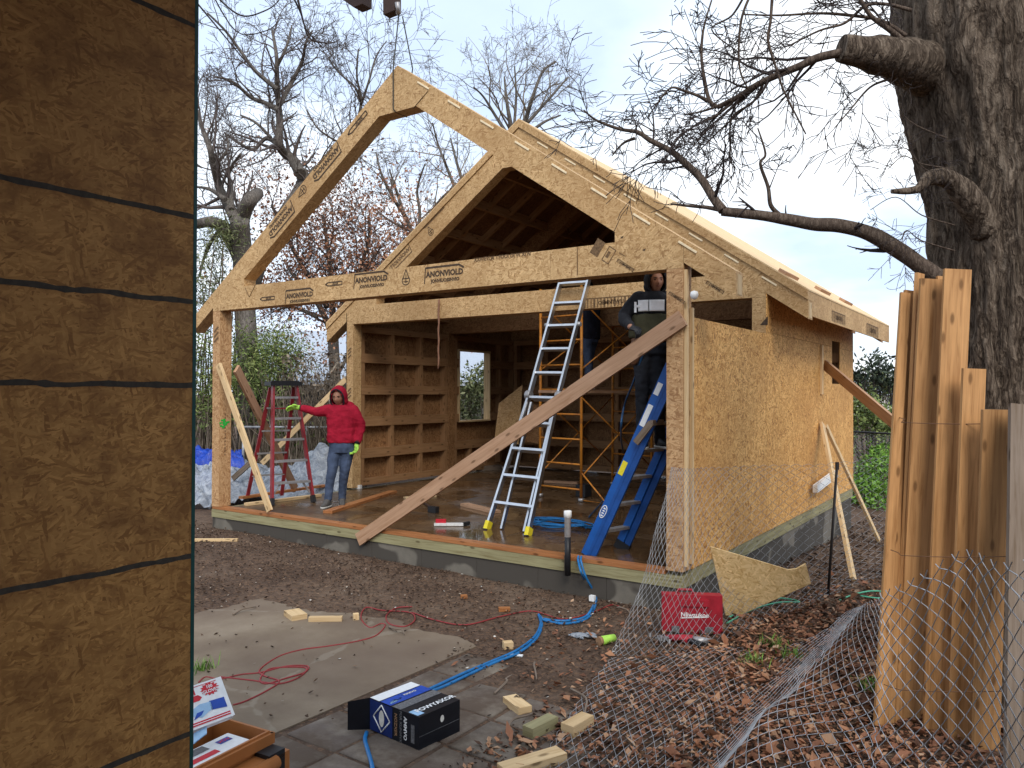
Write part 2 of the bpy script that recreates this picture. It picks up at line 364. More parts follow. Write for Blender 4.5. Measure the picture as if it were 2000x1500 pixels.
t = T('blue_tarp'); n = t.noise(t.obj(), 6, 4, .6, 1); t.col(t.ramp(n, [(.3, (.008, .025, .22)), (.7, (.02, .08, .50))])); t.rough(.35); t.bump(n, .6, .05); MT['btarp'] = t.m
MT['hose'] = simple('blue_hose', (.014, .14, .36), .38, 0, .2, 20)
MT['hose_dk'] = simple('dark_blue_hose', (.012, .055, .13), .45)
MT['cord'] = simple('red_cord', (.24, .028, .030), .5)
MT['strap'] = simple('dark_strap', (.05, .05, .045), .8)
MT['chain'] = simple('rusty_strap', (.23, .115, .07), .8)
MT['tan'] = simple('tan_plastic', (.34, .125, .036), .42, 0, .12, 6)
MT['card'] = simple('cardboard', (.27, .155, .085), .85)
MT['boxblack'] = simple('box_black', (.008, .009, .013), .32)
MT['boxblue'] = simple('box_blue', (.012, .06, .36), .35, 0, .25, 14)
MT['boxnavy'] = simple('box_navy', (.008, .022, .12), .4)
MT['boxgrey'] = simple('box_print_grey', (.12, .12, .125), .5, 0, .4, 90)
MT['print_red'] = simple('print_red', (.52, .02, .035), .5)
MT['print_lblue'] = simple('print_light_blue', (.30, .48, .68), .5)
MT['redcase'] = simple('red_case', (.30, .014, .026), .5, 0, .2, 12)
MT['ink'] = simple('stamp_ink', (.065, .042, .027), .85, 0, .4, 60)
MT['ink_soft'] = simple('stamp_ink_faded', (.15, .09, .045), .85, 0, .5, 60)
MT['tape'] = simple('dark_tape', (.042, .034, .026), .85, 0, .3, 60)
MT['edge_green'] = simple('painted_edge', (.004, .05, .045), .6)
MT['spray'] = simple('green_spray', (.02, .40, .05), .7)
MT['steel'] = simple('brown_steel', (.05, .026, .018), .6, .3)
MT['tab'] = simple('fresh_cut_wood', (.80, .66, .44), .7)
MT['mint'] = simple('mint_strap', (.08, .36, .22), .5)
MT['glass_dark'] = simple('window_dark', (.03, .035, .04), .15)
MT['house'] = simple('house_siding', (.10, .095, .085), .8)
MT['roofmetal'] = simple('pale_roof', (.42, .46, .52), .5, .2)
MT['foamcup'] = simple('foam', (.62, .6, .55), .8)
# ------------------------------------------------------------------ camera, light, sky
cd = bpy.data.cameras.new('camera'); cam = bpy.data.objects.new('camera', cd); COL.objects.link(cam); S.camera = cam
cam.matrix_world = M(((RT.x, UP.x, -FW.x, CAM.x), (RT.y, UP.y, -FW.y, CAM.y), (RT.z, UP.z, -FW.z, CAM.z), (0, 0, 0, 1)))
cd.sensor_width = 36; cd.lens = 36*FPX/2000; cd.clip_start = .05; cd.clip_end = 2000
SUN = V((.62, -.60, .78)).normalized()
ld = bpy.data.lights.new('sun', 'SUN'); ld.energy = 1.5; ld.angle = R(28); ld.color = (1, .94, .86)
so = bpy.data.objects.new('sun', ld); COL.objects.link(so); so.location = (20, -20, 30)
so.rotation_euler = (-SUN).to_track_quat('-Z', 'Y').to_euler()
wd = bpy.data.worlds.new('World'); S.world = wd; wd.use_nodes = True
nt = wd.node_tree; nn = nt.nodes; bg = nn['Background']; bg.inputs[1].default_value = .1
sk = nn.new('ShaderNodeTexSky'); sk.sky_type = 'NISHITA'; sk.sun_disc = False
sk.sun_elevation = math.asin(SUN.z); sk.sun_rotation = math.atan2(SUN.x, SUN.y)
tc = nn.new('ShaderNodeTexCoord'); sx_ = nn.new('ShaderNodeSeparateXYZ'); nt.links.new(tc.outputs['Generated'], sx_.inputs[0])
zz = nn.new('ShaderNodeMath'); zz.operation = 'ADD'; zz.inputs[1].default_value = .22; nt.links.new(sx_.outputs[2], zz.inputs[0])
zm = nn.new('ShaderNodeMath'); zm.operation = 'MAXIMUM'; zm.inputs[1].default_value = .06; nt.links.new(zz.outputs[0], zm.inputs[0])
cb = nn.new('ShaderNodeCombineXYZ')
for i in (0, 1):
    dv = nn.new('ShaderNodeMath'); dv.operation = 'DIVIDE'; nt.links.new(sx_.outputs[i], dv.inputs[0]); nt.links.new(zm.outputs[0], dv.inputs[1]); nt.links.new(dv.outputs[0], cb.inputs[i])
def wnoise(sc, det, off, rough=.55):
    mp = nn.new('ShaderNodeMapping'); mp.inputs['Location'].default_value = (off, off*.7, 0); nt.links.new(cb.outputs[0], mp.inputs[0])
    n = nn.new('ShaderNodeTexNoise'); n.inputs['Scale'].default_value = sc; n.inputs['Detail'].default_value = det; n.inputs['Roughness'].default_value = rough; nt.links.new(mp.outputs[0], n.inputs['Vector']); return n.outputs['Fac']
c1 = wnoise(1.15, 7, 3.1, .5); c2 = wnoise(2.6, 6, 8.4)
rp = nn.new('ShaderNodeValToRGB'); nt.links.new(c1, rp.inputs[0]); e = rp.color_ramp.elements
e[0].position = .40; e[0].color = (.52, .63, .81, 1); e[1].position = .61; e[1].color = (.86, .89, .925, 1); x_ = e.new(.51); x_.color = (.69, .78, .90, 1)
sc_ = nn.new('ShaderNodeVectorMath'); sc_.operation = 'SCALE'; sc_.inputs['Scale'].default_value = 8.8; nt.links.new(rp.outputs[0], sc_.inputs[0])
rp2 = nn.new('ShaderNodeValToRGB'); nt.links.new(c2, rp2.inputs[0]); rp2.color_ramp.elements[0].position = .25; rp2.color_ramp.elements[0].color = (.80,)*3+(1,); rp2.color_ramp.elements[1].position = .6; rp2.color_ramp.elements[1].color = (1, 1, 1, 1)
mx = nn.new('ShaderNodeMix'); mx.data_type = 'RGBA'; nt.links.new(rp2.outputs[0], mx.inputs[0]); nt.links.new(sk.outputs[0], mx.inputs[6]); nt.links.new(sc_.outputs[0], mx.inputs[7])
nt.links.new(mx.outputs[2], bg.inputs[0])
S.view_settings.view_transform = 'Standard'; S.view_settings.look = 'None'; S.view_settings.exposure = 0.86; S.view_settings.gamma = 1
S.cycles.max_bounces = 6; S.cycles.diffuse_bounces = 4; S.cycles.caustics_reflective = False; S.cycles.caustics_refractive = False

# ------------------------------------------------------------------ ground
def axis(lo, hi, st, far):
    a = []; x = lo
    while x <= hi: a.append(x); x += st
    o = []; d = st
    x = hi
    while x < far: d *= 1.5; x += d; o.append(x)
    p = []; d = st; x = lo
    while x > -far: d *= 1.5; x -= d; p.append(x)
    return p[::-1]+a+o
xs, ys = axis(-3, 11, .085, 300), axis(-7, 9, .085, 300)
g = MB(); g.grid([[V((x, y, zg(x, y) if -12 < x < 20 and -14 < y < 16 else -.4)) for x in xs] for y in ys])
tag(g.build('ground', MT['dirt'], base=(0, 0, 0)), kind='structure')
# old concrete patio with a ragged, dirt-covered far edge
ZP = -.336
E0, E1 = onz(545, 1428, ZP), onz(930, 1262, ZP)
ex = (E1-E0).normalized(); ex.z = 0; ex.normalize(); ey = V((-ex.y, ex.x, 0))
far = [(300, 1236), (395, 1196), (455, 1180), (520, 1168), (560, 1185), (610, 1200), (690, 1196), (760, 1212), (820, 1228), (880, 1246), (930, 1262)]
edge = [onz(X, Y, ZP) for X, Y in far]; poly = []
for a, b in zip(edge, edge[1:]):
    for k in range(8):
        p = a.lerp(b, k/8); poly.append(p+V((N.noise(p*3)*.10+N.noise(p*11)*.06, N.noise(p*3+V((9, 0, 0)))*.10+N.noise(p*11+V((3, 0, 0)))*.06, 0)))
poly += [E1, E0, E0-ex*3.2, E0-ex*3.2+ey*2.0]
if (poly[1]-poly[0]).cross(poly[len(poly)//2]-poly[0]).z < 0: poly.reverse()
m = MB(); m.prism([(p.x, p.y) for p in poly], 2, -.50, ZP)
tag(m.build('concrete_patio', MT['patio']), kind='structure')
m = MB(); r2 = random.Random(5)
def pv(a, b): return E0+ex*a+ey*b
for i in range(-6, 4):
    for j in range(0, 5):
        if (i >= 2 and j > 2) or (i > 2 and j > 0): continue
        w, h = .40, .40; a0 = i*.405+.02*(j % 2); b0 = -.045-j*.405
        gx, gy = .011, .011
        t_ = [r2.uniform(-.006, .006) for _ in range(4)]
        cs = [(a0+gx, b0-gy), (a0+gx, b0-h+gy), (a0+w-gx, b0-h+gy), (a0+w-gx, b0-gy)]
        top = [pv(a+r2.uniform(-.006, .006), b+r2.uniform(-.006, .006))+V((0, 0, .0)) for a, b in cs]
        ct = sum(top, V())/4
        for p, z in zip(top, t_): p.z = zg(p.x, p.y, False)+.004+z
        n = len(m.v); inn = [p.lerp(ct, .045)+V((0, 0, .008)) for p in top]; bot = [V((p.x, p.y, -.5)) for p in top]
        m.v += inn+top+bot; m.face((n, n+1, n+2, n+3), [(0, 0)]*4, True)
        for k in range(4):
            k2 = (k+1) % 4; m.face((n+4+k, n+4+k2, n+k2, n+k), [(0, 0)]*4, True); m.face((n+8+k, n+8+k2, n+4+k2, n+4+k), [(0, 0)]*4)
tag(m.build('stone_path', MT['paver']), kind='structure')

# loose leaves, mulch and grit lying on the ground
def scatter(name, mat, n, fn, size, curl, seed, asp=(.35, .7)):
    q = random.Random(seed); m = MB(); k = 0
    while k < n:
        x, y, ok = fn(q)
        if not ok: continue
        k += 1
        z = zg(x, y)+.006+q.random()*.014; s = size*q.uniform(.5, 1.4); a = q.random()*6.28; w = s*q.uniform(*asp)
        d = V((math.cos(a), math.sin(a), q.uniform(-curl, curl))); e = V((-math.sin(a), math.cos(a), q.uniform(-curl, curl)))
        c = V((x, y, z+s*.22)); up = V((0, 0, q.uniform(-.1, .35)*s))
        b = len(m.v); m.v += [c-d*s*.5, c-e*w*.5+up*.6, c+d*s*.5, c+e*w*.5+up*.6, c+V((0, 0, -s*.15))]
        for f in ((0, 1, 4), (1, 2, 4), (2, 3, 4), (3, 0, 4)): m.face([b+i for i in f], [(0, 0)]*3)
    return tag(m.build(name, mat, base=(0, 0, 0)), kind='stuff')
def inhouse(x, y): return -.05 < x < W+.05 and -.02 < y < L+.05
POLY = [(p.x, p.y) for p in poly[::3]]
def onslab(x, y):
    c = False; j = len(POLY)-1
    for i in range(len(POLY)):
        (xi, yi), (xj, yj) = POLY[i], POLY[j]
        if (yi > y) != (yj > y) and x < (xj-xi)*(y-yi)/(yj-yi)+xi: c = not c
        j = i
    return c
def infoot(x, y):
    if 2 < x < 7 and -6 < y < -1 and onslab(x, y): return True
    d = V((x, y, ZP))-E0; a, b = d.dot(ex), d.dot(ey); w = N.noise(V((x*1.7, y*1.7, 5)))*.35
    return a < 1.35+w and -1.0 < b < (2.0+w if a < .6 else 1.2+w)
def f_leaf(q):
    x = q.gauss(8.0, .9); y = q.gauss(-1.0, 1.5)
    ok = not inhouse(x, y) and not infoot(x, y) and q.random() < .25+.9*sst(6.9, 7.6, x-.12*y)
    return x, y, ok and y > -4.5
def f_mulch(q):
    x = q.uniform(-1.6, 8.6); y = q.uniform(-4.2, .1)
    d = N.noise(V((x*.9, y*.9, 2)))
    return x, y, not inhouse(x, y) and q.random() < (.03 if infoot(x, y) else (.30+.9*max(0, d)+.5*sst(-1.6, -.3, y)))
def f_side(q):
    x = q.uniform(W, 10); y = q.uniform(-1, 9); return x, y, q.random() < .8
tag(scatter('fallen_leaves', MT['leaf'], 16000, f_leaf, .043, .55, 1), 'dry red brown leaves carpeting the ground around the chain link fence', 'leaves')
tag(scatter('mulch_litter', MT['mulch'], 13000, f_mulch, .031, .5, 2, (.2, .6)), 'dark crumbs of mulch and twigs over the bare dirt', 'mulch')
tag(scatter('side_yard_litter', MT['mulch'], 6000, f_side, .055, .5, 3), 'dark leaf litter along the side wall', 'mulch')
tag(scatter('curled_leaves', MT['leaf'], 900, f_leaf, .085, .8, 14, (.3, .55)), 'larger curled dry leaves lying loose on top of the leaf carpet', 'leaves')
tag(scatter('grit', MT['pebble'], 420, f_mulch, .022, .3, 4, (.5, .9)), 'pale bits of grit and wood chip scattered over the dirt', 'grit')

# ------------------------------------------------------------------ portal frames and house shell
SL = .6875; ZR = 5.19; D = .184; CB, CT = 2.635, 2.925
def ztop(x): return ZR-SL*abs(x-W/2)
def mirror(p): return [(W-x, z) for x, z in reversed(p)]
RAF = [(0, CB), (1.35, CB), (1.35, CT), (.66, CT), (.66, 3.02), (W/2-.28, 4.675), (W/2, 4.675), (W/2, ZR), (0, ztop(0))]
COLB = [(1.353, CB), (W-1.353, CB), (W-1.353, CT), (1.353, CT)]
POST = [(0, .002), (.155, .002), (.155, CB-.002), (0, CB-.002)]
TAIL = [(-.459, ztop(-.459)-.205), (-.003, ztop(0)-.207), (-.003, ztop(0)), (-.459, ztop(-.459))]
def frame_parts(y, d=D):
    out = []
    for nm, p in (('rafter', RAF), ('rafter', mirror(RAF)), ('collar_beam', COLB), ('post', POST), ('post', mirror(POST)), ('rafter_tail', TAIL), ('rafter_tail', mirror(TAIL))):
        m = MB(); m.prism(p, 1, y, y+d); out.append((nm, m))
    return out
def stamp(par, P, ang, kind, scale=1.0, nrm='y', mat='ink', flip=False):
    """ink mark on a face that looks towards -y at P"""
    c, s_ = math.cos(R(ang)), math.sin(R(ang))
    B = basis(V(P)+V((0, -.0025, 0)), (c, 0, s_), (-s_, 0, c)) if nrm == 'y' else basis(V(P)+V((.0025, 0, 0)), (0, c, s_), (0, -s_, c))
    B = B @ M.Scale(scale, 4)
    m = MB()
    def bar(x0, y0, x1, y1, w):
        d = V((x1-x0, y1-y0, 0)).normalized(); n = V((-d.y, d.x, 0))*w/2
        m.poly([B @ (V((x0, y0, 0))-n), B @ (V((x1, y1, 0))-n), B @ (V((x1, y1, 0))+n), B @ (V((x0, y0, 0))+n)])
    def txt(t_, x, y, sz):
        me = text_mesh(t_, sz, .045); m.addmesh(me, B @ M.Translation((x, y, 0))); bpy.data.meshes.remove(me)
    if kind == 'brand':
        txt('ANONVIOLD', 0, .002, .092); txt('JONVIUOSSNVIO', .01, -.078, .055)
        bar(-.30, -.10, -.285, .085, .014); bar(-.287, .085, .22, .085, .022); bar(.215, .085, .285, .045, .022)
    elif kind == 'arrow':
        bar(-.10, .02, .13, .02, .012); bar(-.10, -.02, .13, -.02, .012); bar(.13, .02, .13, -.02, .012); bar(-.15, 0, -.10, .022, .014); bar(-.15, 0, -.10, -.022, .014); txt('-XLOX', .015, 0, .034)
    elif kind == 'drop':
        k = 14; pts = []
        for i in range(k+1):
            a = R(-230+i*280/k); pts.append((.055*math.cos(a), -.02+.05*math.sin(a)))
        pts = [(0, .10)]+pts+[(0, .10)]
        for a, b in zip(pts, pts[1:]): bar(a[0], a[1], b[0], b[1], .011)
        bar(0, .05, 0, -.05, .010); bar(-.045, -.0, .045, -.0, .010); bar(-.035, -.035, .035, -.035, .010)
    elif kind == 'strip':
        txt('XXWEVLM  I FOOI OI W XI N', 0, 0, .085)
    elif kind == 'bars':
        for i in range(16): bar(-.33+i*.042, -.05, -.33+i*.042, .05, .012 if i % 3 else .024)
        bar(-.34, .055, .32, .055, .01); txt('OEMNTWU', 0, 0, .06)
    elif kind == 'label':
        bar(-.13, 0, -.035, 0, .15); bar(.02, .07, .10, .07, .008); bar(.02, -.07, .10, -.07, .008); bar(.02, .07, .02, -.07, .008); bar(.10, .07, .10, -.07, .008); bar(.05, .03, .05, -.03, .03); bar(.14, .07, .21, .07, .006)
    elif kind == 'block':
        bar(-.13, 0, .13, 0, .155)
        m.f = m.f; txt('', 0, 0, .05)
    elif kind == 'tri':
        m.poly([B @ V((-.05, -.05, 0)), B @ V((.05, -.05, 0)), B @ V((.05, .06, 0))])
    elif kind == 'ticks':
        for i in range(13): bar(0, -i*.045, 0, -i*.045-.026, .012)
    elif kind == 'slash':
        for i in range(3): bar(-.05, -i*.07, .045, -i*.07+.07, .03)
    return m.build('stamp_mark', MT[mat], par)
def tabs(par, y, x0, x1, st, off=.047, ln=.165):
    x = x0
    while x < x1:
        m = MB()
        for a in (x,):
            z = ztop(a)-off; z2 = ztop(a+ln)-off
            m.beam((a, y-.004, z), (a+ln, y-.004, z2), .018, .008, (0, 0, 1))
        m.build('edge_tab', MT['tab'], par); x += st

ff = thing('portal_frame', 'front OSB box frame with pointed top hanging from two slings, open to the sky', 'timber frame', (W/2, 0, 0))
fp = {}
for nm, m in frame_parts(0):
    o = m.build(nm, MT['osb_post' if nm == 'post' else 'osb'], ff); fp.setdefault(nm, []).append(o)
ra, rb = fp['rafter']; cbm = fp['collar_beam'][0]; pl, pr = fp['post']
for X, Y in ((725, 546), (868, 534)): stamp(cbm, ony(X, Y, 0), 0, 'brand', .92)
stamp(ra, ony(585, 577, 0), 0, 'brand', .88)
stamp(ra, ony(523, 583, 0), 0, 'arrow'); stamp(cbm, ony(653, 554, 0), 0, 'arrow'); stamp(cbm, ony(793, 544, 0), 0, 'drop')
stamp(cbm, ony(980, 502, 0), 0, 'strip', .62, mat='ink_soft')
an = math.degrees(math.atan(SL))
stamp(ra, ony(636, 318, 0), an+180, 'brand', .95); stamp(ra, ony(548, 432, 0), an+180, 'brand', .95); stamp(ra, ony(591, 373, 0), an+100, 'drop'); stamp(ra, ony(699, 240, 0), an, 'arrow', 1.3)
stamp(rb, ony(1180, 492, 0), -an, 'label', 1.0, mat='ink_soft'); stamp(rb, ony(1222, 519, 0), -an, 'bars', .30, mat='ink'); stamp(rb, ony(1215, 462, 0), -an, 'tri', .25); stamp(rb, ony(1258, 487, 0), -an, 'tri', .25)
m = MB(); m.beam(ony(807, 212, -.002), ony(836, 178, -.002), .012, .004, (0, 1, 0)); m.build('seam', MT['ink_soft'], rb); m = MB(); m.beam(ony(1128, 483, -.002), ony(1128, 537, -.002), .012, .004, (0, 1, 0)); m.build('seam', MT['ink_soft'], cbm); m = MB(); m.beam(ony(479, 562, -.002), ony(487, 580, -.002), .01, .004, (0, 1, 0)); m.beam(ony(499, 556, -.002), ony(487, 580, -.002), .01, .004, (0, 1, 0)); m.build('stamp_mark', MT['ink_soft'], ra)
stamp(pr, ony(1322, 582, 0), -an, 'bars', .26); stamp(pl, (.08, 0, 2.35), 0, 'slash', 1.0, mat='ink_soft')
stamp(pl, (.155, .09, 1.25), 0, 'ticks', 1, 'x'); 
m = MB(); q = random.Random(3)
for i in range(16):
    c = V((.158, .075+q.gauss(0, .035), 1.13+q.gauss(0, .03))); m.poly([c+V((.0002*i, -.018, -.012)), c+V((.0002*i, .018, -.012)), c+V((.0002*i, .018, .012)), c+V((.0002*i, -.018, .012))])
m.build('paint_mark', MT['spray'], pl)
tabs(rb, 0, W/2+.3, W+.2, .43)
m = MB(); m.box((W+.4605, .092, ztop(W+.459)-.105), (.003, .12, .17)); m.build('end_block', MT['pale'], fp['rafter_tail'][1])
for dy in (.03, .155):                                        # pale studs nailed to the corner post, sheathing edge
    m = MB(); m.beam((W+.016, dy, .05), (W+.016, dy, 2.3 if dy > .1 else 2.62), .036, .03, (0, 1, 0)); m.build('stud', MT['pale'], pr)

house = thing('house_shell', 'half built OSB house shell with a pitched roof and ribbed walls behind the front frame', 'house', (W/2, L/2, -.4))
for k, y in enumerate((BAY, 2*BAY, L-D)):
    m = MB()
    for nm, pm in frame_parts(y):
        b = len(m.v); m.v += pm.v; m.f += [tuple(i+b for i in f) for f in pm.f]; m.uv += pm.uv; m.sm += pm.sm
    o = m.build('portal_frame', MT['osb' if k == 0 else 'osb_in'], house)  # frames further in take the OSB copy with shade in its colour
    if k == 0:
        stamp(o, ony(1193, 590, BAY), 0, 'bars', 1.15, mat='ink_soft'); stamp(o, ony(1397, 562, BAY), -an, 'bars', .38); stamp(o, ony(1492, 627, BAY), 0, 'tri', .9)
        for X, Y in ((780, 505), (842, 420), (890, 360)): stamp(o, ony(X, Y, BAY), an+180, 'brand', .9, mat='ink_soft')
        stamp(o, ony(841, 452, BAY), an, 'drop', .9)
        for zz_ in (2.2, 1.55): stamp(o, (.08, BAY, zz_), 0, 'slash', .8, mat='ink_soft')
        tabs(o, BAY, W/2+.3, W+.2, .43)
        m = MB(); m.box((W+.4605, BAY+.092, ztop(W+.459)-.105), (.003, .12, .17)); m.build('end_block', MT['pale'], o)
# foundation, sill, floor
m = MB()
for k in range(9):
    m.box((W*(k+.5)/9, .115, -.64), (W/9-.003, .2, .985))
    if k < 9: m.box((W-.115, .22+(L-.25)*(k+.5)/9, -.74), (.2, (L-.25)/9-.003, 1.185)); m.box((.115, .22+(L-.25)*(k+.5)/9, -.64), (.2, (L-.25)/9-.003, .985))
m.box((W/2, L-.1, -.7), (W-.5, .2, 1.1)); m.build('foundation', MT['found'], house)
m = MB(); m.box((W/2, .08, -.092), (W, .16, .104)); m.box((W-.078, L/2+.08, -.092), (.16, L-.17, .104)); m.box((.078, L/2+.08, -.092), (.16, L-.17, .104)); m.box((W-.075, L/2+.09, -.02), (.155, L-.2, .036)); m.build('sill_beam', MT['treated'], house)
m = MB(); m.beam((.01, .066, -.018), (W-.17, .066, -.018), .13, .036, (0, 1, 0)); m.build('front_plate', MT['orange'], house)
m = MB()
for i in range(3):
    for j in range(6): m.box((.155+(W-.31)*(i+.5)/3, .16+(L-.3)*(j+.5)/6, -.032), ((W-.31)/3-.004, (L-.3)/6-.004, .022))
m.build('floor_deck', MT['osb_floor'], house)
# side walls: sheathing outside, ribs inside
def sheet(par, x, y0, y1, z0, z1, mat, t_=.012):
    m = MB(); m.box((x, (y0+y1)/2, (z0+z1)/2), (t_, y1-y0, z1-z0)); return m.build('wall_sheet', mat, par)
X1 = W+.007
for y0, y1, z0, z1 in ((.175, 2.436, .0, 2.22), (2.443, 4.876, .0, 2.235), (2.443, 4.876, 2.239, 2.80), (4.884, 5.745, 0, 2.235), (6.285, 7.31, 0, 2.235), (5.748, 6.282, 0, 1.69), (5.748, 6.282, 2.33, 2.80), (4.884, 5.745, 2.239, 2.80), (6.285, 7.31, 2.239, 2.80)):
    sheet(house, X1, y0, y1, z0, z1, MT['osb_wall'])
for y0, y1, z0, z1 in ((BAY, 4.88, 0, 2.82), (4.884, 5.2, 0, 2.82), (6.22, L, 0, 2.82), (5.203, 6.217, 0, .98), (5.203, 6.217, 2.36, 2.82)):
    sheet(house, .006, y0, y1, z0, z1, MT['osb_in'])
def ribs(name, org, ud, nd, u0, u1, z0, z1, rows, cols, skip=None, dep=.13):
    """grid of ribs on a wall: org + ud*u, standing proud along nd"""
    m = MB(); ud, nd, org = V(ud), V(nd), V(org)
    for i in range(rows+1):
        z = z0+(z1-z0)*i/rows; hh = .15 if 0 < i < rows else .10; zc = min(max(z, z0+.05), z1-.05)
        segs = [(u0, u1)]
        if skip and skip[2]-.02 < zc < skip[3]+.02: segs = [(u0, skip[0]), (skip[1], u1)]
        for a, b in segs: m.beam(org+ud*a+nd*dep/2+V((0, 0, zc)), org+ud*b+nd*dep/2+V((0, 0, zc)), hh, dep, (0, 0, 1))
        if i < rows:
            for j in range(cols+1):
                u = u0+(u1-u0)*j/cols; uc = min(max(u, u0+.04), u1-.04); za, zb = z+(.075 if i else .10), z+(z1-z0)/rows-(.075 if i < rows-1 else .10)
                if skip and skip[0] < uc < skip[1] and zb > skip[2] and za < skip[3]: continue
                m.beam(org+ud*uc+nd*dep*.47+V((0, 0, za)), org+ud*uc+nd*dep*.47+V((0, 0, zb)), .075, dep*.94, ud)
    return m.build(name, MT['rib'], house)
ribs('wall_ribs', (.013, 0, 0), (0, 1, 0), (1, 0, 0), BAY+D+.02, 2*BAY-.01, .02, 2.62, 5, 3)
ribs('wall_ribs', (.013, 0, 0), (0, 1, 0), (1, 0, 0), 2*BAY+D+.01, L-D-.02, .02, 2.62, 5, 4, (5.2, 6.22, .98, 2.36))
ribs('wall_ribs', (W-.001, 0, 0), (0, 1, 0), (-1, 0, 0), D+.02, BAY-.02, .02, 2.2, 4, 3)
ribs('wall_ribs', (W-.001, 0, 0), (0, 1, 0), (-1, 0, 0), BAY+D+.02, 2*BAY-.02, .02, 2.62, 5, 3)
ribs('wall_ribs', (W-.001, 0, 0), (0, 1, 0), (-1, 0, 0), 2*BAY+D+.02, L-D-.02, .02, 2.62, 5, 4, (5.7, 6.33, 1.6, 2.4))
ribs('wall_ribs', (0, L-D-.001, 0), (1, 0, 0), (0, -1, 0), .17, W-.17, .02, 2.62, 5, 8)
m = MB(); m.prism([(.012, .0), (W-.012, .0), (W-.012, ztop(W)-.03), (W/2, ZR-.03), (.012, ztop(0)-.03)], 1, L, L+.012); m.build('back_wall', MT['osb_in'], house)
wf = MB()
for a, b in (((.07, 5.215, 1.0), (.07, 5.215, 2.34)), ((.07, 6.205, 1.0), (.07, 6.205, 2.34))): wf.beam(a, b, .15, .03, (1, 0, 0))
wf.beam((.07, 5.2, .99), (.07, 6.22, .99), .16, .03, (1, 0, 0)); wf.beam((.07, 5.2, 2.35), (.07, 6.22, 2.35), .16, .03, (1, 0, 0))
wf.build('window_frame', MT['pale'], house)
# roof: deck, pale plywood skin, ribs below, fascia
Y0, Y1 = BAY-.02, 7.95
def slope(off0, off1, xa, xb): return [(xa, ztop(xa)+off0), (xb, ztop(xb)+off0), (xb, ztop(xb)+off1), (xa, ztop(xa)+off1)]
rf = MB(); rf.prism(slope(.004, .105, W/2, W+.459), 1, Y0, Y1); rf.prism(mirror(slope(.004, .105, W/2, W+.459)), 1, Y0, Y1); roof = rf.build('roof_deck', MT['osb'], house)
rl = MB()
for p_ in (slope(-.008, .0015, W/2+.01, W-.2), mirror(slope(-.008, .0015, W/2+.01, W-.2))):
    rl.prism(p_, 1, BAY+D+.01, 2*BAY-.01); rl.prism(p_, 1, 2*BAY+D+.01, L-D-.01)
rl.build('roof_shade_sheet', MT['osb_roof'], roof)  # thin dark sheet added under the deck to paint its shade
rs = MB()
for k in range(3):
    a, b = Y0+(Y1-Y0)*k/3+.004, Y0+(Y1-Y0)*(k+1)/3-.004
    for j in range(3):
        xa = W/2+(W/2+.47)*j/3; xb = W/2+(W/2+.47)*(j+1)/3-.006
        rs.prism(slope(.107, .124, xa, xb), 1, a, b); rs.prism(mirror(slope(.107, .124, xa, xb)), 1, a, b)
rs.build('roof_skin', MT['roofply'], roof)
rr = MB(); rr2 = MB()
ybs = [(BAY+D, 2*BAY), (2*BAY+D, L-D)]
for ya, yb in ybs:
    for sgn in (-1, 1):
        for k in range(1, 7):
            x = W/2+sgn*k*.535; z = ztop(x)-.075
            rr.beam((x, ya+.005, z), (x, yb-.005, z), .14, .06, (0, 0, 1))
        for k in range(1, 4):
            y = ya+(yb-ya)*k/4; xa, xb = W/2+sgn*.2, W/2+sgn*(W/2-.02)
            rr2.beam((xa, y, ztop(xa)-.065), (xb, y, ztop(xb)-.065), .10, .045, (0, 0, 1))
rr.build('roof_purlin', MT['rib'], roof); rr2.build('roof_rib', MT['rib'], roof)
fa = MB(); fa.box((W+.45, (BAY+D+Y1)/2, ztop(W+.45)-.085), (.02, Y1-BAY-D-.004, .17)); fas = fa.build('fascia', MT['osb'], roof)
stamp(fas, (W+.46, 6.4, ztop(W+.45)-.085), 0, 'bars', 1.5, 'x', 'ink_soft'); stamp(fas, (W+.46, 4.0, ztop(W+.45)-.085), 0, 'bars', 1.2, 'x', 'ink_soft')
for X, Y in ((1541, 527), (1607, 562), (1652, 590)):
    x = W+.18; p = ony(X, Y, 0)
    best = min((abs((lambda q: 1000+FPX*(q-CAM).dot(RT)/(q-CAM).dot(FW))(V((x, yy, ztop(x)+.14)))-X), yy) for yy in [BAY+.02*i for i in range(280)])[1]
    m = MB(); m.beam((x, best-.28, ztop(x)+.145), (x, best+.28, ztop(x)+.145), .09, .04, (1, 0, -SL)); m.build('roof_cleat', MT['brown'], roof)
# ------------------------------------------------------------------ braces and loose boards
GB = 'timber braces propping the frame'
board('brace_board', ony(1334, 621, -.022), ony(700, 1054, -.022), .145, .036, (0, 0, 1), MT['brown'], 'long brown plank running diagonally across the open front from the right post to the sill', 'brace', GB)
board('brace_board', ony(427, 712, -.03), ony(527, 998, -.03), .085, .038, (1, 0, .2), MT['pale'], 'pale stud leaning against the left front post in front of the red stepladder', 'brace', GB)
board('brace_board', V((.24, .20, 1.86)), at(577, 955, 12.2), .14, .038, (0, 0, 1), MT['brown'], 'brown plank sloping down from the left post behind the red stepladder', 'brace', GB)
board('brace_board', V((-.03, BAY+.02, 1.75)), at(512, 905, 12.7), .085, .038, (0, 0, 1), MT['pale'], 'pale stud sloping down to the left behind the man in red', 'brace', GB)
board('brace_board', at(505, 890, 12.75), at(455, 935, 12.9), .085, .038, (0, 0, 1), MT['grey'], 'short grey board end showing beyond the legs of the red stepladder', 'brace', GB)
board('brace_board', onx(1611, 712, W+.035), at(1760, 838, 9.3), .14, .038, (0, 0, 1), MT['brown'], 'brown plank sloping outward from the right wall towards the cedar boards', 'brace', GB)
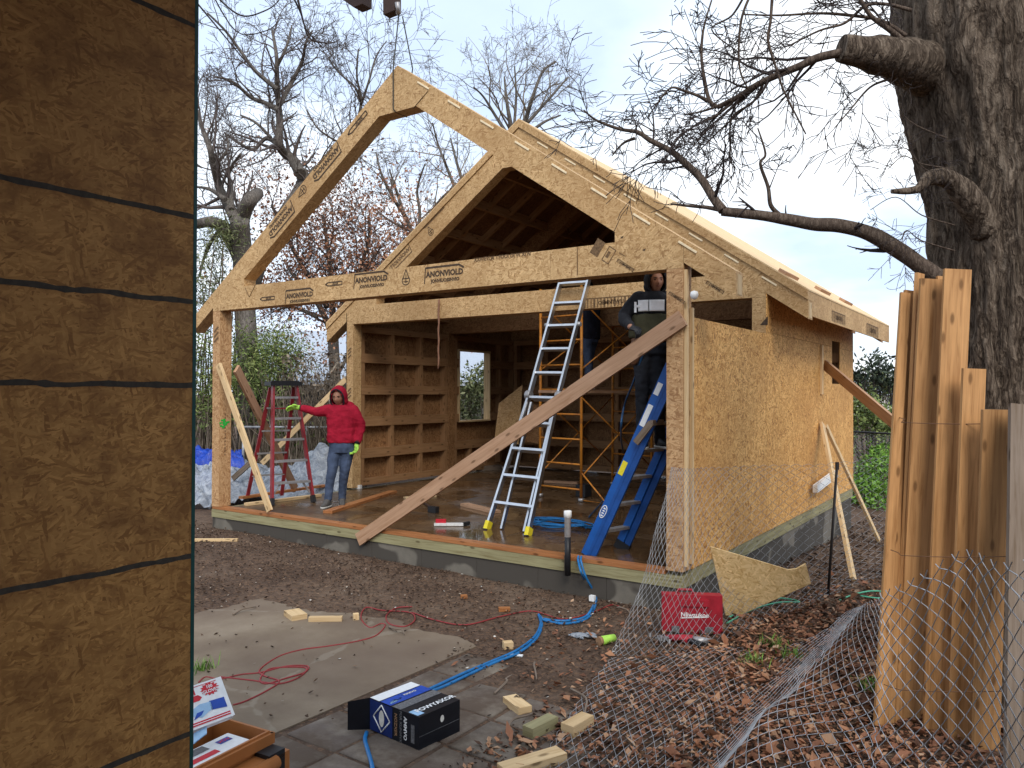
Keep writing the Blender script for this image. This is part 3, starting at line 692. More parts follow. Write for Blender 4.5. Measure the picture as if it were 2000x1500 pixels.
board('brace_board', onx(1605, 674, W+.03), onx(1605, 770, W+.03), .07, .03, (0, 1, 0), MT['pale'], 'short upright pale cleat nailed on the right side wall', 'cleat')
p1 = gp(1667, 1135); board('brace_board', onx(1606, 828, W+.05), p1+V((0, 0, .02)), .085, .038, (0, 1, 0), MT['pale'], 'pale stud leaning on the right wall, nearer one, foot by the metal stake', 'brace', GB)
board('brace_board', onx(1613, 832, W+.03), gp(1717, 1060, .02), .085, .038, (0, 1, .3), MT['pale'], 'thin pale stud leaning on the right wall, farther one with its foot behind', 'brace', GB)
m = MB(); m.beam(onx(1592, 955, W+.10), onx(1632, 925, W+.14), .10, .06, (0, 0, 1)); tag(m.build('wood_block', MT['white']), 'pale scrap block fixed across the leaning studs by the metal stake', 'wood block')
m = MB(); m.lathe([(.001, 0), (.025, .012), (.036, .04), (.03, .07), (.001, .08)], onx(1356, 572, W+.1)-V((0, 0, .06)), 12); tag(m.build('work_lamp', MT['white']), 'small round white lamp clipped at the top of the right corner post', 'lamp')

# ------------------------------------------------------------------ red stepladder
def ladder_rail(m, p, q, w, t_, side): m.beam(p, q, w, t_, side)
F1 = onz(530, 990, -.018); F2 = onz(600, 993, -.018); ax = V((F2.x-F1.x, F2.y-F1.y, 0)).normalized(); F2 = F1+ax*.56
# square the ladder: it is turned about 45 degrees to the camera
camr = V((RT.x, RT.y, 0)).normalized(); camf = V((FW.x, FW.y, 0)).normalized()
ax = (camr*.80+camf*.60).normalized(); bx = (camr*-.60+camf*.80).normalized(); F1 = onz(531, 988, -.018); F2 = F1+ax*.60
R1 = F1+bx*.98-ax*.02; R2 = R1+ax*.52; H = 1.66
top = (F1+F2)/2+bx*.40+V((0, 0, H)); t1 = top-ax*.17; t2 = top+ax*.17
lad = thing('step_ladder', 'dark red stepladder with grey treads and a black top, standing beside the left front post', 'stepladder', (F1+R2)/2)
for a, b in ((F1, t1), (F2, t2)):
    m = MB(); m.beam(a, b-bx*.05, .085, .028, bx); o = m.build('front_rail', MT['red_fg'], lad)
    m = MB(); d = (b-a).normalized(); m.beam(a-d*.0, a+d*.10, .10, .045, bx); m.build('rubber_foot', MT['black'], o)
for a, b in ((R1, t1), (R2, t2)):
    m = MB(); m.beam(a, b+bx*.05-V((0, 0, .03)), .05, .025, ax); m.build('rear_rail', MT['red_fg'], lad)
for k in range(5):
    f = (k+1)/5.6; a = F1.lerp(t1-bx*.05, f); b = F2.lerp(t2-bx*.05, f)
    m = MB(); m.beam(a+ax*.014, b-ax*.014, .09, .03, bx)
    if k == 0:
        m.beam(a.lerp(b, .80)-V((0, 0, .015)), b-V((0, 0, .16))-ax*.01, .03, .02, bx); m.beam(a.lerp(b, .20)-V((0, 0, .015)), a-V((0, 0, .16))+ax*.01, .03, .02, bx)
    m.build('tread', MT['alu_dull'], lad)
for k in range(4):
    f = (k+1)/5.0; m = MB(); a = R1.lerp(t1, f); b = R2.lerp(t2, f); m.beam(a, b, .025, .012, (0, 0, 1)); m.build('rear_bar', MT['alu_dull'], lad)
m = MB(); B = basis(top+V((0, 0, .02)), ax, bx); m.box((0, 0, 0), (.46, .26, .055), B); m.box((0, -.06, .032), (.40, .06, .02), B); o = m.build('top_cap', MT['black'], lad); bevel(o, .012)
m = MB(); q = F1.lerp(t1, .80); m.beam(q-bx*.02+ax*.02, q+ax*.50-V((0, 0, .0)), .018, .018, bx); m.build('spreader_bar', MT['red_fg'], lad)

# ------------------------------------------------------------------ aluminium multi ladder
A1 = onz(951, 1033, -.018); A2 = onz(1031, 1046, -.018); T1 = V((4.02, BAY-.07, 3.04)); T2 = V((4.42, BAY-.07, 3.04))
T1 = ony(1094, 549, BAY-.06); T2 = ony(1152, 545, BAY-.06)
al = thing('aluminium_ladder', 'tall silver ladder with flared yellow feet leaning on the inner cross beam', 'ladder', (A1+A2)/2)
sd = (T2-T1).normalized(); mid1 = A1.lerp(T1, .47); mid2 = A2.lerp(T2, .47)
c_ = (A1+A2)/2; ct = (T1+T2)/2; dl = (ct-c_).normalized(); nrm = sd.cross(dl).normalized()
hw = .205
m1 = c_.lerp(ct, .50)-sd*hw; m2 = c_.lerp(ct, .50)+sd*hw
for a, b, e in ((A1, m1, -1), (A2, m2, 1)):
    m = MB(); m.beam(a, b, .065, .028, nrm); o = m.build('lower_rail', MT['alu'], al)
    d = (b-a).normalized(); m = MB(); m.beam(a-d*.01, a+d*.09, .085, .05, nrm); f = m.build('yellow_foot', MT['yellow'], o)
    m = MB(); m.beam(a-d*.02, a-d*.008, .09, .055, nrm); m.build('black_pad', MT['black'], o)
for e in (-1, 1):
    a = c_.lerp(ct, .04)+sd*e*.155-nrm*.07; a.z = -.018; b = c_.lerp(ct, .48)+sd*e*.165-nrm*.035
    m = MB(); m.beam(a, b, .05, .025, nrm); m.build('inner_rail', MT['alu'], al)
    for f0, f1 in ((.50, 1.0),):
        m = MB(); m.beam(c_.lerp(ct, f0)+sd*e*hw, c_.lerp(ct, f1)+sd*e*hw*1.02, .07, .028, nrm); m.build('upper_rail', MT['alu'], al)
    m = MB(); B = basis(c_.lerp(ct, .505)+sd*e*(hw+.0), nrm, dl); rot = B.to_3x3().to_4x4()
    m.lathe([(.055, -.035), (.062, -.02), (.062, .02), (.055, .035)], c_.lerp(ct, .505)+sd*e*(hw+.01), 14, basis((0, 0, 0), nrm, dl).to_3x3()); m.build('hinge', MT['alu_dull'], al)
    m = MB(); m.lathe([(.03, -.035), (.035, 0), (.03, .035)], c_.lerp(ct, .80)+sd*e*(hw+.02), 10, basis((0, 0, 0), nrm, dl).to_3x3()); m.build('lock_knob', MT['alu_dull'], al)
for k in range(10):
    f = .095+k*.100
    if f > .99: f = .985
    hwk = hw if f >= .5 else (hw + ((A2-A1).length/2-hw)*(1-f/.5))
    p = c_.lerp(ct, f); m = MB(); m.beam(p-sd*(hwk-.014), p+sd*(hwk-.014), .055, .03, nrm); o = m.build('rung', MT['alu'], al)
    if f < .5:
        m = MB(); m.beam(p-sd*(.16)-nrm*.05, p+sd*.16-nrm*.05, .03, .03, nrm); m.build('inner_rung', MT['alu'], al)

# ------------------------------------------------------------------ blue fibreglass ladder against the right wall
b0 = onz(1150, 1080, -.018); b0.y = .26; b0.x = 5.60; b0.z = -.018
bt = ony(1318, 690, .30); 
far0 = onz(1208, 1068, -.018); sep = V((far0.x-b0.x, far0.y-b0.y, 0))
bl = thing('blue_ladder', 'folded blue stepladder leaning inside the right front corner under the man in black', 'stepladder', b0)
dirr = (bt-b0).normalized(); sd = V((.12, .46, 0)); Ln = 2.02
for k, (off, nm) in enumerate(((V((0, 0, 0)), 'near_rail'), (sd, 'far_rail'))):
    a = b0+off; b = a+dirr*Ln
    if k: b = a+dirr*Ln-sd*.12
    m = MB(); sdn = V((-dirr.z, 0, dirr.x)); m.beam(a, b, .075, .03, sdn); o = m.build('front_rail', MT['blue_fg'], bl)
    m = MB(); m.beam(a-sdn*.085, b-sdn*.085, .06, .03, sdn); m.build('rear_rail', MT['blue_dk'], bl)
    m = MB(); m.beam(a-sdn*.043-V((0, .012*(1-2*k), 0)), b-sdn*.043-V((0, .012*(1-2*k), 0)), .03, .012, sdn); m.build('rail_web', MT['blue_dk'], o)
    m = MB(); m.beam(a-dirr*.0-sdn*.04, a+dirr*.09-sdn*.04, .16, .045, sdn); m.build('rubber_foot', MT['black'], o) if k else None
    if not k:
        for f, l, mt in ((.505, .14, 'yellow'), (.80, .22, 'white'), (.985, .12, 'white')):
            m = MB(); c = a+dirr*Ln*f*.86+V((0, -.0175, 0)); m.beam(c, c+dirr*l, .052, .004, sdn); m.build('label', MT[mt], o)
        m = MB(); c = a+dirr*Ln*.235+V((0, -.0178, 0)); Bq = basis(c, dirr, sdn)
        for s_ in (1.0,):
            ring = [Bq @ V((.065*math.cos(t_*.393), .03*math.sin(t_*.393), -.001)) for t_ in range(17)]
            m.tube(ring, .005, 4)
        for j in range(4): m.beam(Bq @ V((-.04+j*.025, -.012, -.001)), Bq @ V((-.04+j*.025, .012, -.001)), .012, .004, dirr)
        m.build('badge', MT['white'], o)
for k in range(7):
    f = .12+k*.145; a = b0+dirr*Ln*f; b = a+sd-sd*.12*f
    m = MB(); m.beam(a, b, .085, .028, (1, 0, 0)); m.build('tread', MT['alu_dull'], bl)
a = ony(1242, 865, .20); b = ony(1272, 826, .20); m = MB(); m.beam(a, b, .06, .03, (0, 0, 1)); m.beam(b, b+V((.0, .25, 0)), .05, .03, (0, 0, 1)); m.build('spreader_bar', MT['grey'], bl)

# ------------------------------------------------------------------ yellow scaffold
s0 = onz(1055, 970, -.018); ux = V((.97, -.24, 0)); ux = V((onz(1135, 980, -.018).x-s0.x, onz(1135, 980, -.018).y-s0.y, 0)); wid = ux.length; ux.normalize()
uy = V((-ux.y, ux.x, 0)); uy = V((.10, 1, 0)).normalized()
sc = thing('scaffold_tower', 'yellow tube scaffold tower with ladder rungs and a plank deck inside the house', 'scaffold', s0)
HT = 3.12; fr = []
for k in range(2):
    o0 = s0+uy*2.0*k; m = MB()
    m.tube([o0, o0+V((0, 0, HT))], .021, 8)
    b = o0+ux*wid; m.tube([b, b+V((0, 0, HT if k == 0 else HT))], .021, 8)
    f = m.build('end_frame', MT['scaf'], sc); fr.append(f); z = .17
    while z < HT-.05:
        m = MB(); m.tube([o0+V((0, 0, z)), b+V((0, 0, z))], .0135, 6); m.build('rung', MT['scaf'], f); z += .36
    for p in (o0, b):
        m = MB(); m.tube([p, p+V((0, 0, .05))], .045, 10); m.build('base_plate', MT['alu_dull'], f)
for za, zb in ((.35, 1.5), (1.5, .35), (1.9, 2.9), (2.9, 1.9)):
    for o0 in (s0, s0+ux*wid):
        m = MB(); m.tube([o0+V((0, 0, za)), o0+uy*2.0+V((0, 0, zb))], .011, 6); m.build('cross_brace', MT['scaf'], sc)
b = s0+ux*wid; m = MB(); m.tube([b+V((0, 0, .42)), b+ux*.45+V((0, 0, .02)), b+V((0, 0, .02))], .013, 6); m.build('outrigger', MT['scaf'], sc)
PZ = 1.60; m = MB()
for j in range(3): m.beam(s0+ux*(wid*(j+.5)/3)+V((0, 0, PZ-.02))-uy*.05, s0+ux*(wid*(j+.5)/3)+uy*2.05+V((0, 0, PZ-.02)), wid/3-.01, .038, ux)
m.build('deck_plank', MT['brown'], sc)

# ------------------------------------------------------------------ things on the floor
def lay(name, X0, Y0_, X1_, Y1_, w, t_, mat, label, cat='lumber', z=-.018, group='scrap lumber on the wet floor'):
    a, b = onz(X0, Y0_, z+t_/2), onz(X1_, Y1_, z+t_/2); m = MB(); d = (b-a).normalized(); m.beam(a, b, w, t_, V((-d.y, d.x, 0))); return tag(m.build(name, MT[mat]), label, cat, group)
lay('floor_plank', 640, 1000, 768, 960, .13, .036, 'orange', 'wet orange plank lying across the floor beside the feet of the man in red')
lay('floor_plank', 470, 972, 690, 940, .085, .036, 'orange', 'thin orange stud lying on the floor behind the red stepladder')
lay('floor_plank', 480, 985, 625, 967, .085, .036, 'pale', 'pale stud lying under the red stepladder')
lay('floor_plank', 907, 985, 970, 1000, .13, .036, 'brown', 'short brown plank lying just left of the silver ladder')
lay('floor_plank', 790, 972, 850, 968, .10, .02, 'pale', 'pale strip of wood lying beyond the sledge hammer')
lay('floor_plank', 930, 915, 975, 912, .20, .10, 'grey', 'stack of grey offcuts on the floor near the back wall')
lay('floor_plank', 1060, 905, 1130, 912, .5, .12, 'rib', 'pile of brown offcuts behind the yellow scaffold')
lay('floor_plank', 1175, 905, 1240, 900, .25, .22, 'rib', 'brown box of offcuts at the foot of the far scaffold frame')
lay('floor_plank', 1065, 940, 1130, 943, .14, .036, 'brown', 'brown plank lying on the floor between the scaffold legs')
lay('pvc_offcut', 688, 950, 705, 951, .06, .06, 'pvc', 'short white pipe offcut on the floor behind the man in red', 'pipe', group='white offcuts')
# level with red end
a, b = onz(848, 1024, .0), onz(905, 1024, .0); lv = thing('spirit_level', 'white tool with a red end lying near the front edge of the floor', 'tool', (a+b)/2)
m = MB(); m.beam(a, b, .03, .05, (0, 0, 1)); m.build('body', MT['pvc'], lv); m = MB(); m.beam(a+V((0, .03, .03)), a.lerp(b, .35)+V((0, .03, .03)), .05, .05, (0, 0, 1)); m.build('red_end', MT['print_red'], lv); m = MB(); m.beam(b, b.lerp(a, -.12)+V((0, .05, .01)), .04, .04, (0, 0, 1)); m.build('black_tip', MT['black'], lv)
a, b = onz(832, 985, .0), onz(846, 995, .02); hm = thing('sledge_hammer', 'black headed hammer lying on the wet floor behind the diagonal plank', 'hammer', b)
m = MB(); m.beam(b-V((.06, 0, 0)), b+V((.07, 0, 0)), .075, .075, (0, 0, 1)); o = m.build('head', MT['black'], hm); bevel(o, .012); m = MB(); m.tube([b+V((0, .03, 0)), a+V((-.06, .05, .0)), a+V((-.25, .2, 0))], .014, 6); m.build('handle', MT['steel'], hm)
m = MB(); c = onz(1140, 960, .06); m.box(c+V((0, 0, .02)), (.16, .2, .18)); o = m.build('tool_bag', MT['black']); bevel(o, .03); tag(o, 'small black tool bag on the floor behind the silver ladder', 'bag')
# leaning OSB sheet by the back wall
a, b = onz(965, 862, 0), onz(1012, 868, 0); m = MB(); up = V((0, .25, 1))
pts = [onz(966, 870, 0), onz(1015, 872, 0)]; P0 = at(966, 862, 14.8); P1 = at(1013, 868, 14.5); P2 = at(1021, 752, 14.7); P3 = at(975, 788, 15.0)
n_ = (P1-P0).cross(P3-P0).normalized()*.012
for q_ in ((P0, P1, P2, P3), (P3+n_, P2+n_, P1+n_, P0+n_), (P0, P3, P3+n_, P0+n_), (P1, P1+n_, P2+n_, P2), (P2, P2+n_, P3+n_, P3)): m.poly(q_, [(v.x*.7+v.y*.7, v.z) for v in q_])
tag(m.build('osb_sheet', MT['osb']), 'pale OSB sheet cut to a slant leaning at the back of the room', 'OSB sheet')
m = MB(); P0 = at(1022, 862, 14.6); P1 = at(1062, 868, 14.2); P2 = at(1062, 790, 14.4); P3 = at(1022, 790, 14.8)
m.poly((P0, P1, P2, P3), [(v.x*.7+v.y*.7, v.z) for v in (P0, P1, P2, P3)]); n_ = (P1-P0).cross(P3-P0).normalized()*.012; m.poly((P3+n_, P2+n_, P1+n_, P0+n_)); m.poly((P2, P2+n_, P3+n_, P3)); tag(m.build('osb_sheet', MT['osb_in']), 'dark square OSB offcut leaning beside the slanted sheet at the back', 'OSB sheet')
# vent pipe in front of the sill
p = V((5.60, -.075, -.16)); vp = thing('vent_pipe', 'upright pipe stub with a white top and black base at the front sill', 'pipe', p)
m = MB(); m.tube([p, p+V((0, 0, .36))], .029, 14); m.build('black_section', MT['black'], vp)
m = MB(); m.lathe([(.030, .36), (.030, .54), (.037, .542), (.037, .60), (.032, .605), (.032, .58)], p, 14); m.build('white_section', MT['pvc'], vp)
m = MB(); m.beam(p+V((-.04, .06, .02)), p+V((-.04, .06, .17)), .05, .03, (1, 0, 0)); m.build('bracket', MT['grey'], vp)
# hanging strap and slings
a = ony(857, 585, BAY-.02); m = MB(); pts = [a+V((.006*math.sin(k*1.7), 0, -1.02*k/14)) for k in range(15)]; m.tube(pts, [.012 if k % 2 else .016 for k in range(15)], 6); tag(m.build('hanging_strap', MT['chain']), 'brown strap hanging down from the inner cross beam', 'strap')
tp = ony(779, 28, 0); m = MB(); ap = ony(768, 133, -.012)
m.tube([tp, ap, ony(768, 212, -.012), ony(771, 217, -.01), V((ony(771, 217, 0).x, D+.012, ony(771, 219, 0).z)), V((W/2+.05, D+.012, ZR+.02)), tp+V((0, .06, 0))], .0075, 6)
tag(m.build('lifting_sling', MT['strap']), 'thin dark sling looped over the peak of the front frame', 'sling')
tf = ony(764, 14, .0); fk = thing('lifting_fork', 'dark steel fork tips of a lifting machine at the top edge above the peak', 'lifting fork', tf)
m = MB(); a = ony(766, 28, -.02); up = V((-.22, 0, 1)).normalized(); m.beam(a-V((.0, 0, 0)), a+V((-.02, 0, .95)), .17, .11, (1, 0, 0)); o = m.build('tine', MT['steel'], fk); bevel(o, .008)
m = MB(); 
pts = [ony(X, Y, .35) for X, Y in ((650, -14), (690, 14), (708, 7), (708, -60), (640, -70))]
b_ = [p_+V((0, .16, 0)) for p_ in pts]; m.poly(pts[::-1]); m.poly(b_)
for i in range(5): j = (i+1) % 5; m.poly((pts[i], pts[j], b_[j], b_[i]))
m.build('tine', MT['steel'], fk)
m = MB(); m.tube([ony(776, 4, -.06), ony(778, 28, -.02)], .028, 8); m.build('shackle', MT['alu_dull'], fk)
m = MB(); q0 = ony(766, 28, -.02)+V((-.02, 0, .95)); m.beam(q0+V((-.9, .1, .12)), q0+V((.3, .0, .12)), .22, .16, (0, 0, 1)); m.build('crossbar', MT['steel'], fk)
# ------------------------------------------------------------------ people
def ball(m, c, rx, ry, rz, ax=None, n=16, k=10):
    A = ax or (V((1, 0, 0)), V((0, 1, 0)), V((0, 0, 1)))
    b = len(m.v)
    for i in range(k+1):
        ph = math.pi*i/k
        for j in range(n):
            t_ = 2*math.pi*j/n; m.v.append(V(c)+A[0]*(rx*math.sin(ph)*math.cos(t_))+A[1]*(ry*math.sin(ph)*math.sin(t_))+A[2]*(rz*math.cos(ph)))
    for i in range(k):
        for j in range(n):
            j2 = (j+1) % n; m.face((b+i*n+j, b+(i+1)*n+j, b+(i+1)*n+j2, b+i*n+j2), [(0, 0)]*4, True)
def loft(m, rings, AX, n=18):
    """rings: (centre, half width, half depth)"""
    b = len(m.v)
    for c, wx, wy in rings:
        for j in range(n):
            t_ = 2*math.pi*j/n; ct_, st = math.cos(t_), math.sin(t_)
            f = (abs(ct_)**2.6+abs(st)**2.6)**(-1/2.6)
            m.v.append(V(c)+AX[0]*wx*ct_*f+AX[1]*wy*st*f)
    for i in range(len(rings)-1):
        for j in range(n):
            j2 = (j+1) % n; m.face((b+i*n+j, b+i*n+j2, b+(i+1)*n+j2, b+(i+1)*n+j), [(0, 0)]*4, True)
    m.face([b+j for j in reversed(range(n))], [(0, 0)]*n); m.face([b+(len(rings)-1)*n+j for j in range(n)], [(0, 0)]*n)
def limb(m, pts, rad, n=12):
    p = spline(pts, 5); k = len(p); r = []
    for i in range(k):
        f = i/(k-1)*(len(rad)-1); a = int(min(f, len(rad)-2)); r.append(rad[a]+(rad[a+1]-rad[a])*(f-a))
    m.tube(p, r, n); ball(m, p[0], r[0], r[0], r[0], None, 12, 8); ball(m, p[-1], r[-1], r[-1], r[-1], None, 12, 8)
def fuse(m, name, mat, parent, vox=.012, smooth=4, fold=0.0, fsc=(14, 14, 7), base=None):
    """melt the pieces into one continuous surface"""
    o = m.build(name, mat, None, base=(0, 0, 0))
    a = o.modifiers.new('r', 'REMESH'); a.mode = 'VOXEL'; a.voxel_size = vox; a.use_smooth_shade = True
    b = o.modifiers.new('s', 'SMOOTH'); b.factor = .5; b.iterations = smooth
    dg = bpy.context.evaluated_depsgraph_get(); me = bpy.data.meshes.new_from_object(o.evaluated_get(dg))
    old = o.data; o.modifiers.clear(); o.data = me; bpy.data.meshes.remove(old); me.name = name
    if not me.materials: me.materials.append(mat)
    off = wpos(parent) if parent is not None else V(base)
    for v in me.vertices:
        if fold:
            p = v.co; f = N.noise(V((p.x*fsc[0], p.y*fsc[1], p.z*fsc[2])))+.5*N.noise(V((p.x*fsc[0]*2.3, p.y*fsc[1]*2.3, p.z*fsc[2]*3)))
            v.co = v.co+v.normal*fold*f
    for v in me.vertices: v.co = v.co-off
    for p in me.polygons: p.use_smooth = True
    WPOS[o.name] = off
    if parent is not None: o.parent = parent; o.location = (0, 0, 0)
    else: o.location = off
    return o
def headmesh(m, c, fwd, up=V((0, 0, 1)), s=1.0):
    f = V(fwd).normalized(); x = f.cross(up).normalized(); u = x.cross(f).normalized(); n, k = 28, 22; b = len(m.v)
    g = lambda a, w: math.exp(-(a/w)**2)
    for i in range(k+1):
        ph = math.pi*i/k
        for j in range(n):
            t_ = 2*math.pi*j/n; dx, dy, dz = math.sin(ph)*math.cos(t_), math.sin(ph)*math.sin(t_), math.cos(ph)
            X, Y, Z = dx*.076, dy*.094, dz*.116
            if dz < 0: X *= 1-.34*(-dz)**1.4; Y *= 1-.10*(-dz)
            if dy > 0:
                Y += .020*g(X, .013)*g(Z+.012, .026)+.010*g(X, .011)*g(Z+.026, .010)      # nose
                Y -= .011*(g(X-.031, .016)+g(X+.031, .016))*g(Z-.014, .014)                  # eye sockets
                Y += .005*g(Z-.036, .012)*g(X, .05)                                          # brow
                Y += .006*g(X, .024)*g(Z+.055, .008)-.004*g(X, .026)*g(Z+.047, .004)          # lips
                Y += .008*g(X, .02)*g(Z+.094, .016)                                          # chin
                Y += .004*(g(X-.042, .018)+g(X+.042, .018))*g(Z+.012, .02)                   # cheeks
            m.v.append(V(c)+(x*X+f*Y+u*Z)*s)
    for i in range(k):
        for j in range(n):
            j2 = (j+1) % n; m.face((b+i*n+j, b+(i+1)*n+j, b+(i+1)*n+j2, b+i*n+j2), [(0, 0)]*4, True)
    for e in (-1, 1): ball(m, V(c)+(x*e*.078-f*.008-u*.004)*s, .010*s, .022*s, .032*s, (x, f, u), 10, 8)      # ears
    return f, x, u
def face_bits(par, c, f, x, u, s=1.0):
    m = MB()
    for e in (-1, 1): ball(m, V(c)+(x*e*.031+f*.0795+u*.013)*s, .0125*s, .006*s, .0052*s, (x, f, u), 10, 8)
    m.build('eyes', MT['eye'], par); m = MB()
    for e in (-1, 1): m.tube([V(c)+(x*e*.014+f*.089+u*.031)*s, V(c)+(x*e*.032+f*.0885+u*.036)*s, V(c)+(x*e*.052+f*.077+u*.030)*s], [.0035*s, .0045*s, .002*s], 6)
    m.build('eyebrows', MT['hair'], par); m = MB()
    m.tube([V(c)+(-x*.024+f*.083-u*.050)*s, V(c)+(f*.0935-u*.051)*s, V(c)+(x*.024+f*.083-u*.050)*s], [.003*s, .006*s, .003*s], 6); m.build('lips', MT['lip'], par)
def hood(par, c, f, x, u, mat, s=1.0, back=.02, open_=.60):
    """hood shell with an oval opening round the face"""
    m = MB(); n, k = 36, 26; b = 0; keep = {}
    for i in range(k+1):
        ph = math.pi*i/k
        for j in range(n):
            t_ = 2*math.pi*j/n; dx, dy, dz = math.sin(ph)*math.cos(t_), math.sin(ph)*math.sin(t_), math.cos(ph)
            r = 1+.05*N.noise(V((dx*2.2, dy*2.2, dz*2.2+c[0])))
            w = .112+(.035*(-dz) if dz < -.3 else 0); X, Y, Z = dx*w*r, dy*.128*r-back, dz*.148*r+.008
            if dz > .6: Y -= .02*(dz-.6)
            m.v.append(V(c)+(x*X+f*Y+u*Z)*s); keep[i*n+j] = (dx/.80)**2+((dz+.06)/.80)**2 < 1 and dy > 0
    for i in range(k):
        for j in range(n):
            j2 = (j+1) % n; q = (i*n+j, (i+1)*n+j, (i+1)*n+j2, i*n+j2)
            if sum(keep[t_] for t_ in q) >= 3: continue
            m.face(q, [(0, 0)]*4, True)
    o = m.build('hood', mat, par); md = o.modifiers.new('t', 'SOLIDIFY'); md.thickness = .014*s; md.offset = -1
    m = MB(); pts = []
    for t_ in range(25):
        a = 2*math.pi*t_/24; dx, dz = .80*math.cos(a), .80*math.sin(a)-.06; dy = math.sqrt(max(.02, 1-dx*dx-dz*dz))
        w = .112+(.035*(-dz) if dz < -.3 else 0); pts.append(V(c)+(x*dx*w+f*(dy*.128-back)+u*(dz*.148+.008))*s)
    m.tube(pts, .011*s, 8, False); m.build('hood_rim', MT['jacket'], par); return o
def hand(par, wr, d, nrm, mat, curl=.35, sz=1.0, thumb=1, name='glove'):
    """palm, four unequal bent fingers and a thumb that leaves the side of the palm"""
    d = V(d).normalized(); nrm = V(nrm); nrm = (nrm-d*nrm.dot(d)).normalized(); s_ = d.cross(nrm); m = MB()
    ball(m, V(wr)+d*.045*sz, .042*sz, .052*sz, .020*sz, (s_, d, nrm), 14, 10); m.tube([V(wr)-d*.02*sz, V(wr)+d*.03*sz], [.028*sz, .030*sz], 10)
    for i, (o, l, cu) in enumerate(((-.031, .062, 1.15), (-.011, .077, .9), (.011, .082, .85), (.031, .072, 1.0))):
        p = V(wr)+d*.085*sz+s_*o*sz*thumb; a = curl*cu*.6; pts = [p]; dd = (d+s_*o*2.2*thumb).normalized()
        for k in range(3):
            a += curl*cu*.55; q = dd*math.cos(a)+nrm*math.sin(a); p = p+q*l*sz*(.42, .33, .25)[k]; pts.append(p)
        m.tube(pts, [.0115*sz, .011*sz, .0100*sz, .008*sz], 8)
    p = V(wr)+d*.03*sz-s_*.034*sz*thumb; q = (d*.6-s_*.8*thumb+nrm*.25).normalized(); q2 = (d*.9-s_*.35*thumb+nrm*.35).normalized()
    m.tube([p, p+q*.034*sz, p+q*.034*sz+q2*.030*sz], [.015*sz, .0125*sz, .0095*sz], 8)
    return fuse(m, name, mat, par, .0045*max(sz, 1), 2)
def shoe(par, ank, d, mat, zf):
    d = V((d[0], d[1], 0)).normalized(); x = V((d.y, -d.x, 0)); m = MB(); b = V((ank[0], ank[1], zf))
    loft(m, [(b+d*.06+V((0, 0, .022)), .044, .135), (b+d*.055+V((0, 0, .05)), .043, .128), (b+d*.02+V((0, 0, .085)), .040, .075), (b+V((0, 0, .12)), .038, .045)], (x, d, V((0, 0, 1))), 16)
    o = fuse(m, 'shoe', mat, par, .010, 3); m = MB(); loft(m, [(b+d*.06, .047, .140), (b+d*.06+V((0, 0, .024)), .047, .140)], (x, d, V((0, 0, 1))), 20); m.build('sole', MT['sole'], o)
UPV = V((0, 0, 1)); AXC = (camr, camf, UPV)

# --- man in the red hoodie
DR = 10.55; J = lambda X, Y, d=0.0: at(X, Y, DR+d)
hc = J(661, 776, -.03); fdir = (-camf*.93-camr*.12-UPV*.22); zf = -.02
m = MB(); f_, x_, u_ = headmesh(m, hc, fdir, UPV, 1.0)
m.tube([J(665, 800, .02), J(663, 788, 0)], [.062, .056], 12)
loft(m, [(J(668, 866), .14, .10), (J(667, 835), .15, .10), (J(667, 803), .17, .09), (J(666, 797), .08, .06)], AXC)
limb(m, [J(645, 800), J(617, 803, -.02), J(590, 797, -.04)], [.05, .042, .03]); limb(m, [J(691, 801), J(704, 832, .02), J(698, 864, -.05)], [.05, .042, .03])
limb(m, [J(656, 874), J(649, 916, -.06), J(641, 972, -.04)], [.055, .036, .03]); limb(m, [J(679, 874), J(673, 920, -.03), J(668, 972, .06)], [.055, .036, .03])
man = fuse(m, 'person', MT['skin'], None, .008, 1, base=onz(653, 985, zf))
tag(man, 'person in a red hoodie and jeans with lime gloves reaching out to the red stepladder', 'person')
face_bits(man, hc, f_, x_, u_)
m = MB(); loft(m, [(J(667, 865), .182, .132), (J(667, 858), .196, .142), (J(667, 838), .192, .138), (J(667, 815), .200, .135), (J(667, 801), .196, .115), (J(666, 795), .135, .095), (J(665, 790), .085, .085)], AXC)
limb(m, [J(648, 801), J(634, 803, -.01), J(617, 804, -.02), J(592, 797, -.04)], [.088, .078, .064, .046])
limb(m, [J(690, 803), J(699, 818, .0), J(705, 834, .02), J(699, 861, -.04)], [.088, .076, .066, .050])
ball(m, J(676, 793, .08), .12, .09, .07, AXC)
fuse(m, 'hoodie', MT['hoodie'], man, .011, 3, .011, (9, 9, 14))
hood(man, hc, f_, x_, u_, MT['hoodie'], 1.04)
m = MB(); m.tube([J(593, 797, -.04), J(586, 797, -.04)], [.041, .038], 12); m.tube([J(699, 860, -.04), J(697, 867, -.05)], [.043, .040], 12); m.build('cuff', MT['jacket'], man)
hand(man, J(585, 796, -.04), -camr*.98+UPV*.02-camf*.1, -UPV*.6-camf*.5, MT['lime'], .32, 1.12, -1)
hand(man, J(697, 868, -.05), -UPV*.97-camr*.15-camf*.1, camr*-.75-camf*.6, MT['lime'], .75, 1.12, 1)
m = MB(); loft(m, [(J(668, 884), .150, .115), (J(668, 872), .168, .125), (J(667, 860), .165, .122)], AXC)
limb(m, [J(656, 878), J(651, 898, -.03), J(649, 916, -.06), J(644, 945, -.04), J(641, 975, -.04)], [.098, .085, .070, .060, .052])
limb(m, [J(680, 878), J(676, 898, -.0), J(673, 920, -.03), J(670, 945, .03), J(668, 975, .06)], [.098, .085, .070, .060, .052])
fuse(m, 'jeans', MT['jeans'], man, .010, 3, .006, (14, 14, 16))
